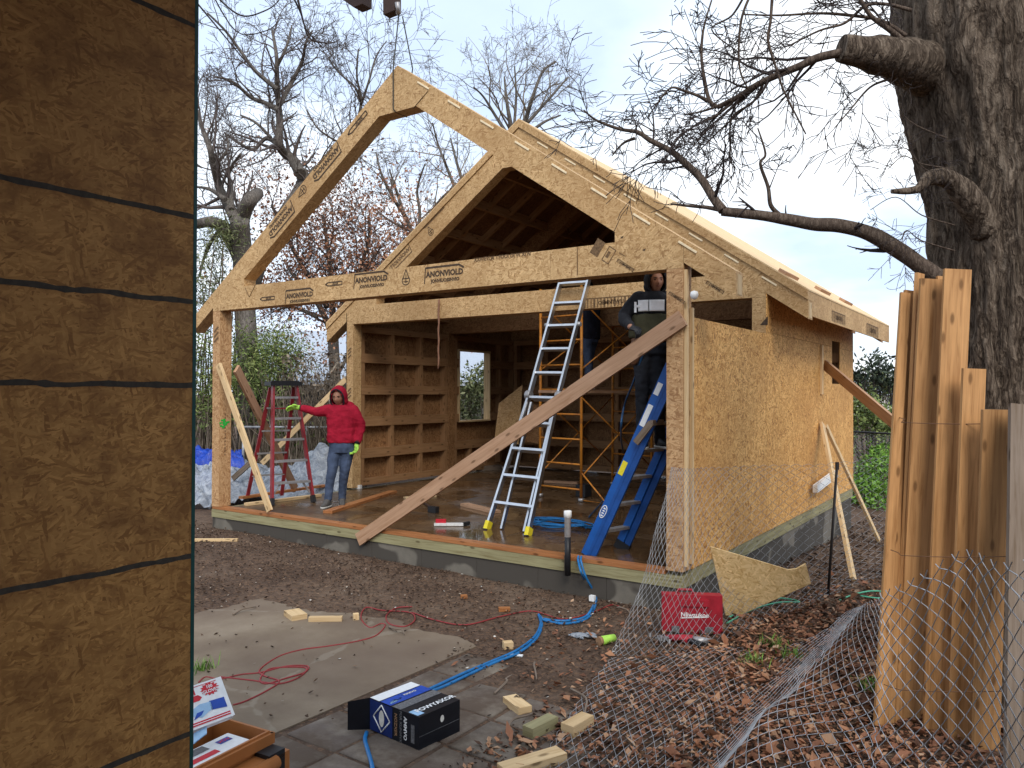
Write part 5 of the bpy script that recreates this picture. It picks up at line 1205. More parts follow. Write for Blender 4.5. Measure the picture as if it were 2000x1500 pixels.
# houses behind
def gable_house(name, label, c, ux_, w, dpt, hw_, hr, mw, mr, grp=None):
    t_ = thing(name, label, 'house', c); ux_ = V(ux_).normalized(); uy_ = V((-ux_.y, ux_.x, 0)); m = MB(); c = V(c)
    Q = lambda a, b, z: c+ux_*a+uy_*b+UPV*z
    m.poly([Q(-w/2, 0, 0), Q(w/2, 0, 0), Q(w/2, 0, hw_), Q(-w/2, 0, hw_)]); m.poly([Q(w/2, dpt, 0), Q(-w/2, dpt, 0), Q(-w/2, dpt, hw_), Q(w/2, dpt, hw_)])
    for e in (-1, 1): m.poly([Q(e*w/2, 0, 0), Q(e*w/2, dpt, 0), Q(e*w/2, dpt, hw_), Q(e*w/2, dpt/2, hr), Q(e*w/2, 0, hw_)][::e])
    m.build('wall', MT[mw], t_); m = MB(); o_ = .45; hh = (hr-hw_)/(dpt/2)*o_
    for s_ in (0, 1):
        b0_, b1_ = (-o_, dpt/2) if s_ == 0 else (dpt+o_, dpt/2)
        lo = [Q(-w/2-o_, b0_, hw_-hh+.02), Q(w/2+o_, b0_, hw_-hh+.02), Q(w/2+o_, b1_, hr+.02), Q(-w/2-o_, b1_, hr+.02)]; hi = [p+UPV*.14 for p in lo]
        if s_: lo.reverse(); hi.reverse()
        m.poly(lo[::-1]); m.poly(hi)
        for i in range(4): m.poly([lo[i], lo[(i+1) % 4], hi[(i+1) % 4], hi[i]])
    m.build('roof', MT[mr], t_)
    for k in range(3):
        a = -w/2+w*(k+.5)/3; f = MB(); f.beam(Q(a-.5, -.03, 1.5), Q(a+.5, -.03, 1.5), 1.15, .06, UPV); fo = f.build('window', MT['white'], t_); f = MB(); f.beam(Q(a-.43, -.07, 1.5), Q(a+.43, -.07, 1.5), 1.0, .03, UPV); f.build('pane', MT['glass_dark'], fo)
    return t_
c = at(830, 765, 26); c.z = -.4; gable_house('neighbour_house', 'grey house with a pale roof seen beyond the man in red and through the window', c, camr*.9+camf*.35, 11, 7, 2.35, 4.0, 'house', 'roofmetal')
c = at(1745, 775, 60); c.z = -.4; gable_house('distant_building', 'long pale building far off between the house corner and the cedar boards', c, camr, 24, 8, 1.9, 2.8, 'foamcup', 'roofmetal')
# tarps lying left of the slab
def cloth(name, mat, label, corners, amp, seed, lift=None):
    n = 60; rows = []
    for i in range(n+1):
        row = []
        for j in range(n+1):
            a, b = i/n, j/n; p = corners[0].lerp(corners[1], b).lerp(corners[3].lerp(corners[2], b), a)
            h = abs(N.noise(V((p.x*2.2+seed, p.y*2.2, seed))))*amp+abs(N.noise(V((p.x*6, p.y*6, seed))))*amp*.55+abs(N.noise(V((p.x*15, p.y*9, seed))))*amp*.22
            if lift: h += lift(p, a)
            row.append(p+V((N.noise(p*3)*.08, N.noise(p*3+V((5, 5, 5)))*.08, h)))
        rows.append(row)
    m = MB(); m.grid(rows); return tag(m.build(name, mat), label, 'tarp')
pk = at(630, 930, 13.2)
def zz0(X, d, z): p = at(X, 900, d); p.z = z; return p
cloth('plastic_sheet', MT['tarp'], 'crumpled clear white plastic sheet heaped on the ground behind the red stepladder', [zz0(436, 12.5, -.33), zz0(672, 12.3, -.33), zz0(700, 14.3, -.33), zz0(440, 14.3, -.33)], .26, 2.0, lambda p, a: .40*sst(0, .45, a)+.50*math.exp(-((p.x-pk.x)**2+(p.y-pk.y)**2)/.14))
cloth('plastic_sheet', MT['tarp'], 'white plastic sheet in a pile between the dark wall edge and the left front post', [zz0(360, 12.0, -.33), zz0(424, 12.0, -.33), zz0(430, 13.0, -.33), zz0(360, 13.0, -.33)], .35, 6.0, lambda p, a: .52*sst(0, .5, a))
cloth('blue_tarp', MT['btarp'], 'bright blue tarp lying behind the white plastic at the far left', [zz0(360, 13.2, -.33), zz0(474, 13.2, -.33), zz0(474, 14.6, -.33), zz0(360, 14.6, -.33)], .22, 9.0, lambda p, a: .66*sst(0, .4, a))
# wooded skyline all round, far beyond the plot
m = MB(); q = random.Random(77)
for _ in range(7000):
    a = q.random()*6.283; d = q.uniform(85, 110); h = 2.2+1.3*N.noise(V((math.cos(a)*9, math.sin(a)*9, 0))); c = V((math.cos(a)*d+5, math.sin(a)*d, -.5+abs(q.gauss(0, .5))*h*1.1)); leafquad(m, c, q.uniform(.5, 1.5), q, .6)
tag(m.build('distant_woods', MT['straw'], base=(0, 0, 0)), 'low grey brown woods along the horizon', 'woods', kind='stuff')
# ------------------------------------------------------------------ cedar boards leaning on the tree
GC = 'cedar boards leaning on the tree'
def lean(tx, ty, bx_, by_, w, dt, db, label, turn=0.0, mat='cedar', t_=.02):
    b = gp(bx_, by_) if db is None else at(bx_, by_, db)
    if db is not None: b.z = zg(b.x, b.y)
    p = at(tx, ty, dt); side = camr*math.cos(R(turn))+camf*math.sin(R(turn))
    m = MB(); m.beam(b, p, w, t_, side); o = m.build('fence_board', MT[mat]); bevel(o, .002, 1); return tag(o, label, 'fence board', GC)
lean(1768, 572, 1716, 1425, .06, 4.62, None, 'narrow edge of the leftmost cedar board in the leaning bundle', 5)
lean(1779, 568, 1731, 1422, .085, 4.66, None, 'second cedar board from the left, its flat top well below its right neighbour', 9)
lean(1796, 534, 1752, 1415, .07, 4.60, None, 'narrow cedar board turned almost edge on, third from the left in the bundle', 30)
lean(1821, 545, 1772, 1414, .145, 4.49, None, 'pinkish cedar board with a tilted grain, fourth from the left', 2)
lean(1846, 540, 1806, 1408, .10, 4.56, None, 'cedar board just left of the tallest board in the bundle', 3)
lean(1870, 526, 1829, 1437, .15, 4.38, None, 'tallest cedar board in the bundle, its top reaching highest on the trunk', -2)
lean(1902, 720, 1874, 1452, .13, 4.25, None, 'shorter cedar board stepping down right of the tallest one', 4)
lean(1944, 800, 1925, 1470, .145, 4.12, None, 'shortest cedar board of the bundle, a dark gap along its left edge', 2)
b_ = lean(2012, 792, 2005, 1560, .20, 4.0, None, 'weathered grey plank at the right edge of the picture beside the cedar boards', -6, 'grey', .03)
m = MB()
for Y, db in ((822, 4.37), (1082, 4.22), (1345, 4.12)):
    pts = [at(1722+(1765-1722)*max(0, (1440-Y)/870), Y-8, db+.25), at(1735+(1440-Y)/870*45, Y-3, db+.06)]
    for X in range(1760, 1990, 20): pts.append(at(X, Y+4*math.sin((X-1700)/90)+.018*(X-1740), db+.03-(X-1740)*.0011))
    m = MB(); m.tube(pts, .0022, 5); tag(m.build('tie_wire', MT['rust_wire']), {822: 'uppermost thin rusty wire tied across the cedar boards', 1082: 'middle rusty wire tied across the cedar boards above the mesh tips', 1345: 'lowest rusty wire tied across the cedar boards behind the mesh'}[Y], 'wire', 'tie wires round the cedar boards')

# ------------------------------------------------------------------ chain link
def bez(G, u, v):
    """smooth surface through a control grid G[row][col], u across (0..ncol-1), v down (0..nrow-1)"""
    def cr1(p, t):
        n = len(p); i = min(int(t), n-2); f = t-i; a, b, c, d = p[max(i-1, 0)], p[i], p[i+1], p[min(i+2, n-1)]
        return .5*((2*b)+(c-a)*f+(2*a-5*b+4*c-d)*f*f+(3*b-a-3*c+d)*f**3)
    return cr1([cr1(row, u) for row in G], v)
def chain_link(mb, G, nw, nk, rad, umap=None, sag=.012, tails=0.0, us=None):
    nr, nc = len(G), len(G[0])
    for i in range(nw):
        pts = []
        for k in range(nk+1):
            ph = .5 if (k+i) % 2 else -.5; uu = (i+.5+ph*.98)/nw
            f = umap(uu) if umap else uu; f = max(0, min(1, f))
            p = bez(G, f*(nc-1), k/nk*(nr-1)); t_ = V((N.noise(p*2.1), N.noise(p*2.1+V((7, 0, 0))), N.noise(p*2.1+V((0, 7, 0)))))*sag
            pts.append(p+t_+V((0, 0, .0)))
        if len(pts) > 2:
            # short bends at every interlock, as the woven wire has
            q2 = []
            for k, p in enumerate(pts):
                if 0 < k < len(pts)-1:
                    a = p.lerp(pts[k-1], .10); b = p.lerp(pts[k+1], .10); q2 += [a, b]
                else: q2.append(p)
            if tails:
                e_ = (pts[0]-pts[1]); q2.insert(0, pts[0]+e_*.5+V((0, 0, tails)))
            mb.tube(q2, rad, 4, False)
mf = thing('chain_link_fence', 'loose chain link mesh standing before the right wall, hung on a metal stake', 'fence', gp(1613, 1167))
G1 = [[at(1310, 912, 6.25), at(1345, 915, 6.35), at(1400, 912, 6.6), at(1505, 908, 7.2), at(1634, 902, 7.95), at(1765, 885, 9.0)],
      [at(1288, 1010, 6.05), at(1335, 1010, 6.2), at(1395, 1010, 6.45), at(1500, 1005, 7.05), at(1630, 990, 7.85), at(1765, 970, 8.9)],
      [at(1245, 1160, 5.75), at(1315, 1150, 5.95), at(1390, 1140, 6.25), at(1498, 1120, 6.9), at(1622, 1090, 7.75), at(1762, 1050, 8.8)],
      [gp(1192, 1288, .02), gp(1285, 1292, .02), gp(1385, 1275, .02), gp(1500, 1228, .02), gp(1616, 1172, .02), gp(1760, 1115, .02)]]
m = MB(); chain_link(m, G1, 62, 38, .0017, lambda u: u**1.12 if u < 1 else u); mesh1 = m.build('wire_mesh', MT['wire'], mf)
m = MB(); a = gp(1614, 1168); a.z -= .2; b = at(1635, 905, (gp(1614, 1168)-CAM).dot(FW)); m.tube([a, b], .013, 8); m.beam(b-UPV*.06, b+UPV*.012, .03, .02, camr); m.build('fence_stake', MT['blackmetal'], mf)
# mesh slumped on the leaves, rising to the right into the standing piece near the camera
nf = thing('chain_link_fence', 'fallen chain link mesh lying on the leaves, standing up before the boards', 'fence', gp(1700, 1400))
def low(X, Y, d): p = at(X, Y, d); p.z = zg(p.x, p.y)+.03; return p
G2 = [[gp(1195, 1292, .02), gp(1300, 1296, .03), gp(1420, 1280, .03), gp(1545, 1275, .03), gp(1690, 1215, .14), at(1722, 1166, 3.15), at(1785, 1140, 2.75), at(1880, 1088, 2.45), at(1960, 1112, 2.25), at(2080, 1085, 2.0)],
      [gp(1150, 1345, .02), gp(1265, 1355, .03), gp(1385, 1345, .03), gp(1500, 1345, .03), gp(1645, 1285, .16), at(1722, 1260, 3.15), at(1800, 1260, 2.76), at(1895, 1240, 2.46), at(1975, 1280, 2.25), at(2095, 1260, 2.0)],
      [gp(1100, 1420, .02), gp(1215, 1430, .03), gp(1340, 1425, .03), gp(1440, 1425, .03), gp(1570, 1385, .18), at(1715, 1390, 3.05), at(1812, 1400, 2.72), at(1915, 1400, 2.46), at(1995, 1450, 2.26), at(2115, 1450, 2.02)],
      [gp(1040, 1520, .02), gp(1150, 1540, .03), gp(1270, 1540, .03), gp(1370, 1530, .03), gp(1480, 1475, .18), at(1690, 1520, 2.95), at(1815, 1545, 2.66), at(1930, 1560, 2.46), at(2015, 1620, 2.28), at(2135, 1640, 2.05)],
      [gp(980, 1640, .02), gp(1080, 1680, .02), gp(1190, 1690, .02), gp(1280, 1680, .02), gp(1370, 1600, .10), at(1650, 1680, 2.85), at(1800, 1720, 2.6), at(1935, 1740, 2.45), at(2030, 1800, 2.3), at(2150, 1840, 2.08)]]
# near part: the standing piece; the wires crowd together in the fold
def um(u):
    tab = [(0, 0), (.30, 4.0/9), (.44, 4.75/9), (.56, 5.1/9), (1, 1)]
    for (a, fa), (b, fb) in zip(tab, tab[1:]):
        if u <= b: return fa+(fb-fa)*(u-a)/(b-a)
    return 1
m = MB()
def sect(G, c0, c1): return [row[c0:c1+1] for row in G]
chain_link(m, sect(G2, 0, 4), 50, 36, .0016, None, .02)
chain_link(m, sect(G2, 4, 5), 14, 38, .0018, None, .008)
chain_link(m, sect(G2, 5, 9), 26, 30, .0020, None, .006, .012)
chain_link(m, sect(G2, 3, 4), 7, 38, .0016, lambda u: .55+.45*u, .03)
m.build('wire_mesh', MT['wire_near'], nf)
# rear wire fence right of the house
rf_ = thing('rear_fence', 'dark wire fence with a top rail behind the house at the right', 'fence', at(1715, 1000, 16))
m = MB(); a, b = at(1668, 843, 16.5), at(1790, 850, 15.5); m.tube([a, b], .02, 8); m.build('top_rail', MT['blackmetal'], rf_)
m = MB(); c = a.lerp(b, .62); m.tube([V((c.x, c.y, -1)), c], .024, 8); m.build('fence_post', MT['blackmetal'], rf_)
m = MB(); G3 = [[a, b], [V((a.x, a.y, -.8)), V((b.x, b.y, -.8))]]; chain_link(m, G3, 24, 40, .003, None, .0); m.build('wire_mesh', MT['wire'], rf_)

# ------------------------------------------------------------------ OSB offcut, red case, green straps by the wall corner
P0 = [(1388, 1068), (1440, 1083), (1540, 1113), (1556, 1111), (1574, 1101), (1584, 1140), (1420, 1213)]
bot = gp(1422, 1215); dz_ = {1388: 6.22, 1440: 6.35, 1556: 6.55, 1572: 6.62, 1583: 6.45, 1420: (bot-CAM).dot(FW)}
A = at(1388, 1068, 6.28); Bq = at(1583, 1140, 6.55); Cq = at(1420, 1212, (bot-CAM).dot(FW)-.02); nrm_ = (Bq-A).cross(Cq-A).normalized()
pp = []
for X, Y in P0: r_ = ray(X, Y); pp.append(CAM+r_*((A-CAM).dot(nrm_)/r_.dot(nrm_)))
t_ = nrm_*.012*(1 if nrm_.dot(CAM-A) < 0 else -1); m = MB(); k = len(pp)
ud = (pp[4]-pp[0]).normalized(); vd = nrm_.cross(ud); uvp = [(p.dot(ud), p.dot(vd)) for p in pp]
m.poly(pp, uvp); m.poly([p+t_ for p in reversed(pp)], uvp[::-1])
for i in range(k): j = (i+1) % k; m.poly([pp[i], pp[j], pp[j]+t_, pp[i]+t_])
tag(m.build('osb_offcut', MT['osb_pale']), 'oddly cut piece of OSB leaning against the foundation behind the wire mesh', 'OSB offcut')
c = gp(1352, 1246); rc = thing('tool_case', 'red plastic tool case standing on edge behind the wire mesh near the wall corner', 'tool case', c)
rx = (camr*.97+camf*-.10).normalized(); ry = V((-rx.y, rx.x, 0)); B = basis(c+V((0, 0, .005)), rx, ry); wd_, hh_ = .47, .30
m = MB(); m.box((0, .03, hh_/2), (wd_, .05, hh_), B); o = m.build('lid', MT['redcase'], rc); bevel(o, .018, 3)
m = MB(); m.box((0, .085, hh_/2), (wd_-.01, .05, hh_-.005), B); o2 = m.build('base', MT['redcase'], rc); bevel(o2, .018, 3)
m = MB(); m.box((.02, -.0, hh_*.80), (.22, .02, .05), B); o3 = m.build('raised_panel', MT['redcase'], o); bevel(o3, .008)
m = MB(); me = text_mesh('Nliwaukoe', .05, .02); m.addmesh(me, basis(c+rx*.02+ry*.0035+V((0, 0, hh_*.50)), rx, UPV) @ M.Scale(1.0, 4)); m.beam(B @ V((-.09, .003, hh_*.40)), B @ V((.12, .003, hh_*.44)), .008, .002, (0, 0, 1)); m.build('lettering', MT['white'], o)
m = MB(); m.tube([B @ V((-.12, .06, hh_-.01)), B @ V((-.10, .06, hh_+.03)), B @ V((.0, .06, hh_+.03)), B @ V((.02, .06, hh_-.01))], .010, 8); m.build('handle', MT['redcase'], rc)
for s_ in (-.13, .13):
    m = MB(); m.box((s_, .0, .03), (.06, .02, .05), B); o3 = m.build('latch', MT['boxgrey'], rc); bevel(o3, .004)
c = gp(1335, 1258, .03); m = MB(); m.tube([c-rx*.13, c-rx*.02-camf*.03, c+rx*.08-camf*.05], [.016, .03, .036], 10); m.build
dr = thing('cordless_tool', 'red and black hand tool lying on the leaves in front of the red case', 'tool', c)
m = MB(); m.tube([c-rx*.14, c-rx*.02-camf*.03, c+rx*.06-camf*.05], [.018, .034, .04], 10); m.build('body', MT['redcase'], dr)
m = MB(); m.tube([c+rx*.06-camf*.05, c+rx*.12-camf*.06, c+rx*.20-camf*.04], [.034, .030, .012], 10); m.build('chuck', MT['alu_dull'], dr); m = MB(); m.tube([c+rx*.02-camf*.05, c+rx*.10-camf*.16], [.022, .024], 8); m.build('grip', MT['black'], dr)
c = gp(1290, 1262, .02); m = MB(); q = random.Random(4)
for _ in range(7): p = c+V((q.gauss(0, .05), q.gauss(0, .03), q.random()*.02)); m.beam(p, p+V((q.gauss(0, .06), q.gauss(0, .05), .01)), .03, .012, (0, 0, 1))
tag(m.build('scrap_metal', MT['alu_dull']), 'crumpled bits of silvery scrap just left of the red case', 'scrap')
for px, lb in (([(1420, 1232), (1470, 1205), (1520, 1192), (1562, 1186), (1520, 1180), (1470, 1196), (1425, 1222)], 'loop of mint green strapping on the ground below the OSB offcut'), ([(1640, 1180), (1670, 1172), (1705, 1168), (1740, 1170), (1720, 1180), (1680, 1178)], 'mint green strapping lying left of the cedar boards')):
    m = MB(); m.tube(spline([gp(X, Y, .03+.01*(i % 3)) for i, (X, Y) in enumerate(px)], 6), .008, 5); tag(m.build('strapping', MT['mint']), lb, 'strapping')
# grass tufts among the leaves
for X, Y, lb in ((1512, 1274, 'small bright grass tuft among the brown leaves, the larger of the two'), (1545, 1296, 'thin pale grass tuft among the leaves below the bigger tuft'), (1470, 1305, 'small grass tuft among the leaves left of the brighter tufts'), (1700, 1355, 'green weeds at the foot of the cedar boards'), (398, 1312, 'few thin green blades on the concrete by the dark wall edge')):
    m = MB(); c = gp(X, Y)
    for _ in range(70):
        a = q.random()*6.28; l = q.uniform(.04, .11); p = c+V((q.gauss(0, .04), q.gauss(0, .04), 0)); d = V((math.cos(a)*.5, math.sin(a)*.5, 1)); s_ = V((-math.sin(a), math.cos(a), 0))*.003
        m.poly([p-s_, p+s_, p+d*l*.6+s_*.7, p+d*l*.6-s_*.7]); m.poly([p+d*l*.6-s_*.7, p+d*l*.6+s_*.7, p+d*l+V((d.x, d.y, -.4))*l*.2])
    tag(m.build('grass_tuft', MT['bright']), lb, 'grass')

# ------------------------------------------------------------------ hoses and cords on the ground
def cable(name, pxs, r, mat, label, up=.012, cat='hose', k=8, jit=0):
    pts = [gp(X, Y, up) if not isinstance(X, V) else X for X, Y in [p if not isinstance(p, V) else (p, 0) for p in pxs]]
    m = MB(); sp_ = spline(pts, k)
    for p in sp_:
        if p.y < -.1 or p.x > W: p.z = max(p.z, zg(p.x, p.y)+r*.7)
    m.tube(sp_, r, 8); return tag(m.build(name, mat), label, cat)
dn = [V((5.68, -.01, .02)), V((5.70, -.05, -.02)), V((5.76, -.06, -.16))]
m = MB()
for k, off in enumerate((0, 5)):
    pts = dn[:] if k == 0 else [p+V((.03, 0, 0)) for p in dn]
    pts = pts+[gp(X+off*.5, Y+off, .015) for X, Y in ((1161, 1165), (1158, 1190), (1140, 1210), (1100, 1218), (1062, 1212), (1052, 1204), (1056, 1220), (1050, 1240), (1036, 1258), (1005, 1278), (960, 1296), (905, 1322), (868, 1340), (838, 1352))]
    sp_ = spline(pts, 8)
    for p in sp_:
        if p.y < -.12: p.z = max(p.z, zg(p.x, p.y)+.010)
    m.tube(sp_, .0105, 8)
tag(m.build('air_hose', MT['hose']), 'doubled bright blue hose running from the sill over the dirt to the black box', 'hose')
m = MB(); c = gp(1157, 1176, .03); m.box(c, (.05, .04, .05)); o = m.build('hose_tag', MT['white']); bevel(o, .006); tag(o, 'small white tag tied round the blue hose below the foundation', 'tag')
cable('air_hose', [(716, 1438), (713, 1452), (718, 1470), (726, 1500), (735, 1560)], .0115, MT['hose'], 'bright blue hose coming out of the black box towards the bottom edge', .012)
m = MB(); q = random.Random(9)
pts = []
for k in range(90):
    a = k*.42; r_ = .30+.07*math.sin(k*.9); c = onz(1092, 1028, 0); pts.append(c+V((math.cos(a)*r_*1.15, math.sin(a)*r_*.8, .01+.002*(k % 15)+.03*abs(math.sin(k*.31)))))
m.tube(spline(pts, 3), .008, 6); tag(m.build('hose_coil', MT['hose']), 'tangled coil of blue hose on the floor beside the white topped pipe', 'hose')
cable('extension_cord', [(388, 1338), (402, 1326), (430, 1330), (470, 1322), (510, 1318), (560, 1306), (600, 1305), (595, 1318), (560, 1328), (520, 1340), (508, 1332), (525, 1312), (560, 1308), (598, 1310), (585, 1326), (545, 1341), (490, 1334), (430, 1326)], .0058, MT['cord'], 'dull red cord bunched in loops on the concrete behind the gloves box', .01, 'cord')
cable('extension_cord', [(455, 1382), (480, 1374), (520, 1354), (545, 1335), (515, 1325), (508, 1312), (545, 1285), (590, 1272), (640, 1266), (700, 1256), (735, 1245), (752, 1226), (744, 1222), (722, 1228), (705, 1210), (715, 1190), (745, 1195), (800, 1200), (810, 1215), (790, 1228), (760, 1222), (755, 1205), (775, 1190), (805, 1188)], .0056, MT['cord'], 'dull red cord snaking over the concrete to a big loop by the wood blocks', .01, 'cord')
cable('extension_cord', [(805, 1200), (850, 1214), (910, 1224), (980, 1206), (1040, 1198), (1100, 1212), (1160, 1200), (1195, 1186), (1215, 1192)], .0056, MT['cord'], 'dull red cord trailing across the dirt towards the wire mesh', .01, 'cord')

# ------------------------------------------------------------------ scraps of wood
GW = 'wood offcuts scattered on the ground'
def block(name, X, Y, l, w, h, ang, mat, label, cat='wood block', tilt=0, grp=GW):
    c = gp(X, Y, .004); d = (camr*math.cos(R(ang))+camf*math.sin(R(ang))); d.z = tilt
    m = MB(); m.beam(c-d*l/2+UPV*h/2, c+d*l/2+UPV*h/2, w, h, V((-d.y, d.x, 0))); o = m.build(name, MT[mat]); bevel(o, .003, 1); tag(o, label, cat, grp); return o
block('wood_block', 577, 1208, .20, .13, .05, -55, 'pale', 'squarish wood offcut on the concrete, left of the longer pale one')
block('wood_block', 636, 1216, .27, .055, .04, 3, 'pale', 'pale stick of wood lying on the far edge of the concrete')
block('wood_block', 695, 1213, .045, .045, .055, 20, 'pale', 'tiny wood cube at the right end of the pale stick')
o = block('wood_block', 1010, 1388, .20, .09, .045, -62, 'pale', 'pale wood block with a dark ink mark, beside the black box')
m = MB(); c = gp(1012, 1378, .0535); me = text_mesh('AF', .045, .03); m.addmesh(me, basis(c, camr, camf)); m.build('ink_mark', MT['ink'], o)
block('wood_block', 1056, 1432, .22, .075, .06, 48, 'treated', 'greenish treated wood block on the dirt')
block('wood_block', 1128, 1430, .20, .085, .065, 50, 'pale', 'chunky pale wood block with a split corner on the dirt')
block('wood_block', 1040, 1500, .36, .10, .045, 32, 'pale', 'rough edged board end at the bottom edge of the picture')
block('wood_block', 992, 1268, .07, .06, .05, 15, 'pale', 'small pale block with a dark hole lying on the blue hose')
block('wood_block', 906, 1170, .06, .04, .03, 10, 'orange', 'orange chip of wood in the dirt in front of the foundation')
block('wood_block', 985, 1194, .10, .06, .03, 5, 'orange', 'wet orange wood chip in the dirt left of the blue hose')
block('plank', 420, 1059, .55, .05, .03, 2, 'pale', 'thin pale stick lying on the dirt in front of the left post', 'board')
block('plank', 478, 1023, .62, .05, .03, -38, 'pale', 'reddish stick lying in the dirt below the front sill', 'board')
m = MB(); c = gp(1003, 1283, .01); m.poly([c+camr*-.05, c+camr*.06-camf*.03, c+camr*.07+camf*.01, c+camf*.03]); m.poly([c+camr*-.05-UPV*.006, c+camf*.03-UPV*.006, c+camr*.07+camf*.01-UPV*.006, c+camr*.06-camf*.03-UPV*.006]); tag(m.build('paper_scrap', MT['white']), 'scrap of white paper under the small block by the blue hose', 'paper')
c = gp(1130, 1246, .012); gl = thing('work_glove', 'flattened grey white work glove on the dirt', 'glove', c); m = MB(); ball(m, c, .085, .045, .018, (camr, camf, UPV), 14, 8)
for k in range(4): m.tube([c+camr*.06+camf*(.03-.02*k), c+camr*(.13+.01*(k % 2))+camf*(.035-.026*k)], [.014, .010], 7)
m.tube([c+camf*-.03-camr*.02, c-camf*.085+camr*.03], [.016, .010], 7); fuse(m, 'glove_shell', MT['tarp'], gl, .006, 2)
c = gp(1180, 1262, .035); m = MB(); d = (camr*.8+camf*.55).normalized(); m.tube([c-d*.03, c+d*.10], [.034, .028], 12); o = m.build('lime_tube', MT['lime']); m = MB(); m.tube([c-d*.055, c-d*.031], [.034, .035], 12); tag(o, 'lime green tube with a dark end beside the loose edge of the wire mesh', 'tube'); m.build('dark_end', MT['card'], o)
m = MB(); tw = MB(); q = random.Random(21)
for X0, Y0_, X1_, Y1_ in ((1115, 1355, 1168, 1440), (965, 1362, 1000, 1325), (990, 1435, 1040, 1400), (1045, 1300, 1048, 1335), (455, 1205, 500, 1190), (760, 1230, 790, 1245), (1205, 1195, 1230, 1205)):
    a, b = gp(X0, Y0_, .02), gp(X1_, Y1_, .02); m.tube(spline([a, a.lerp(b, .35)+V((q.gauss(0, .03), q.gauss(0, .03), .02)), a.lerp(b, .7)+V((q.gauss(0, .02), q.gauss(0, .02), .02)), b], 4), [.009, .008, .008, .008, .007, .007, .007, .006, .006, .005, .005, .004, .004], 5)
tag(m.build('fallen_twigs', MT['grey']), 'a few bent twigs fallen on the dirt around the wood blocks', 'twigs', kind='stuff')

# ------------------------------------------------------------------ black carton with hose
cA, cB, cC = onz(818, 1468, -.335), onz(893, 1432, -.335), onz(722, 1415, -.335)   # near corner, right corner, left corner
cx_ = (cB-cA).normalized(); cw = (cB-cA).length+.02; cyv = V((-cx_.y, cx_.x, 0)); cl = .40
if cyv.dot(cC-cA) < 0: cyv = -cyv
hB = .175; O_ = V((cA.x, cA.y, -.331)); cb_ = thing('carton', 'open black carton with blue and white printing lying on the pavers', 'box', O_+cx_*cw/2+cyv*cl/2)
bw = lambda a, b, z: O_+cx_*a+cyv*b+UPV*z
m = MB(); th = .006
m.poly([bw(0, 0, 0), bw(cw, 0, 0), bw(cw, 0, hB), bw(0, 0, hB)]); m.poly([bw(cw, 0, 0), bw(cw, cl, 0), bw(cw, cl, hB), bw(cw, 0, hB)]); m.poly([bw(0, cl, 0), bw(0, 0, 0), bw(0, 0, hB), bw(0, cl, hB)])
m.poly([bw(0, 0, hB), bw(cw, 0, hB), bw(cw, cl*.72, hB), bw(0, cl*.72, hB)]); m.poly([bw(0, cl, .0), bw(0, 0, .0), bw(cw, 0, 0), bw(cw, cl, 0)]); m.poly([bw(0, cl, 0), bw(cw, cl, 0), bw(cw, cl, hB), bw(0, cl, hB)]); m.poly([bw(0, cl*.72, hB), bw(cw, cl*.72, hB), bw(cw, cl, hB), bw(0, cl, hB)])
body = m.build('carton_body', MT['boxblack'], cb_)
e_ = .0018
def patch(mat, pts, nm='print'): m = MB(); m.poly(pts); return m.build(nm, MT[mat], body)
T_ = lambda a, b: bw(a*cw, b*cl, hB+e_); S_ = lambda a, b: bw(-e_, b*cl, a*hB); Fr = lambda a, b: bw(a*cw, -e_, b*hB)
patch('white', [T_(.0, .80), T_(1, .80), T_(1, .995), T_(.0, .995)]); patch('boxblue', [T_(.0, .56), T_(1, .56), T_(1, .78), T_(.0, .78)]); patch('boxgrey', [T_(.0, .36), T_(1, .36), T_(1, .53), T_(.0, .53)])
patch('print_lblue', [T_(.02, .04), T_(.18, .04), T_(.18, .22), T_(.02, .22)]); patch('boxnavy', [S_(.02, .52), S_(.98, .52), S_(.98, .99), S_(.02, .99)])
def lettering(txt, sz, mat, B_, nm='lettering'): m = MB(); me = text_mesh(txt, sz, .03); m.addmesh(me, B_); return m.build(nm, MT[mat], body)
lettering('POWYAXOR', .050, 'white', basis(bw(cw*.58, cl*.15, hB+.003), cx_, cyv) @ M.Scale(1, 4)); patch('print_lblue', [T_(.04, .60), T_(.30, .62), T_(.42, .68), T_(.46, .74), T_(.36, .71), T_(.10, .66)], 'swoosh'); lettering('NAXVO', .026, 'foamcup', basis(bw(cw*.62, cl*.70, hB+.003), cx_, cyv))
m = MB(); 
for ra, mt in ((.50, 'boxgrey'),): pass
dm = lambda a, b: bw(-.003, cl*(.74+b*.17), hB*(.5+a*.42))
for i, (a, b) in enumerate(((1, 0), (0, 1), (-1, 0), (0, -1))): nx = ((1, 0), (0, 1), (-1, 0), (0, -1))[(i+1) % 4]; m.tube([dm(a, b), dm(*nx)], .004, 4)
m.build('diamond_mark', MT['white'], body)
m = MB(); m.poly([bw(-.0032, cl*(.74+.055*math.cos(t_*.3927)), hB*(.5+.26*math.sin(t_*.3927))) for t_ in range(16)]); m.build('oval_mark', MT['foamcup'], body)
lettering('AMMVO', .034, 'white', basis(bw(-.003, cl*.26, hB*.5), V((0, 0, -1)), -cyv) @ M.Scale(1, 4)); lettering('FOR XUNMVX', .026, 'boxgrey', basis(bw(-.003, cl*.35, hB*.5), V((0, 0, -1)), -cyv)); lettering('NOZXER', .030, 'card', basis(bw(-.003, cl*.45, hB*.5), V((0, 0, -1)), -cyv))
patch('boxgrey', [S_(.15, .08), S_(.7, .08), S_(.7, .15), S_(.15, .15)])
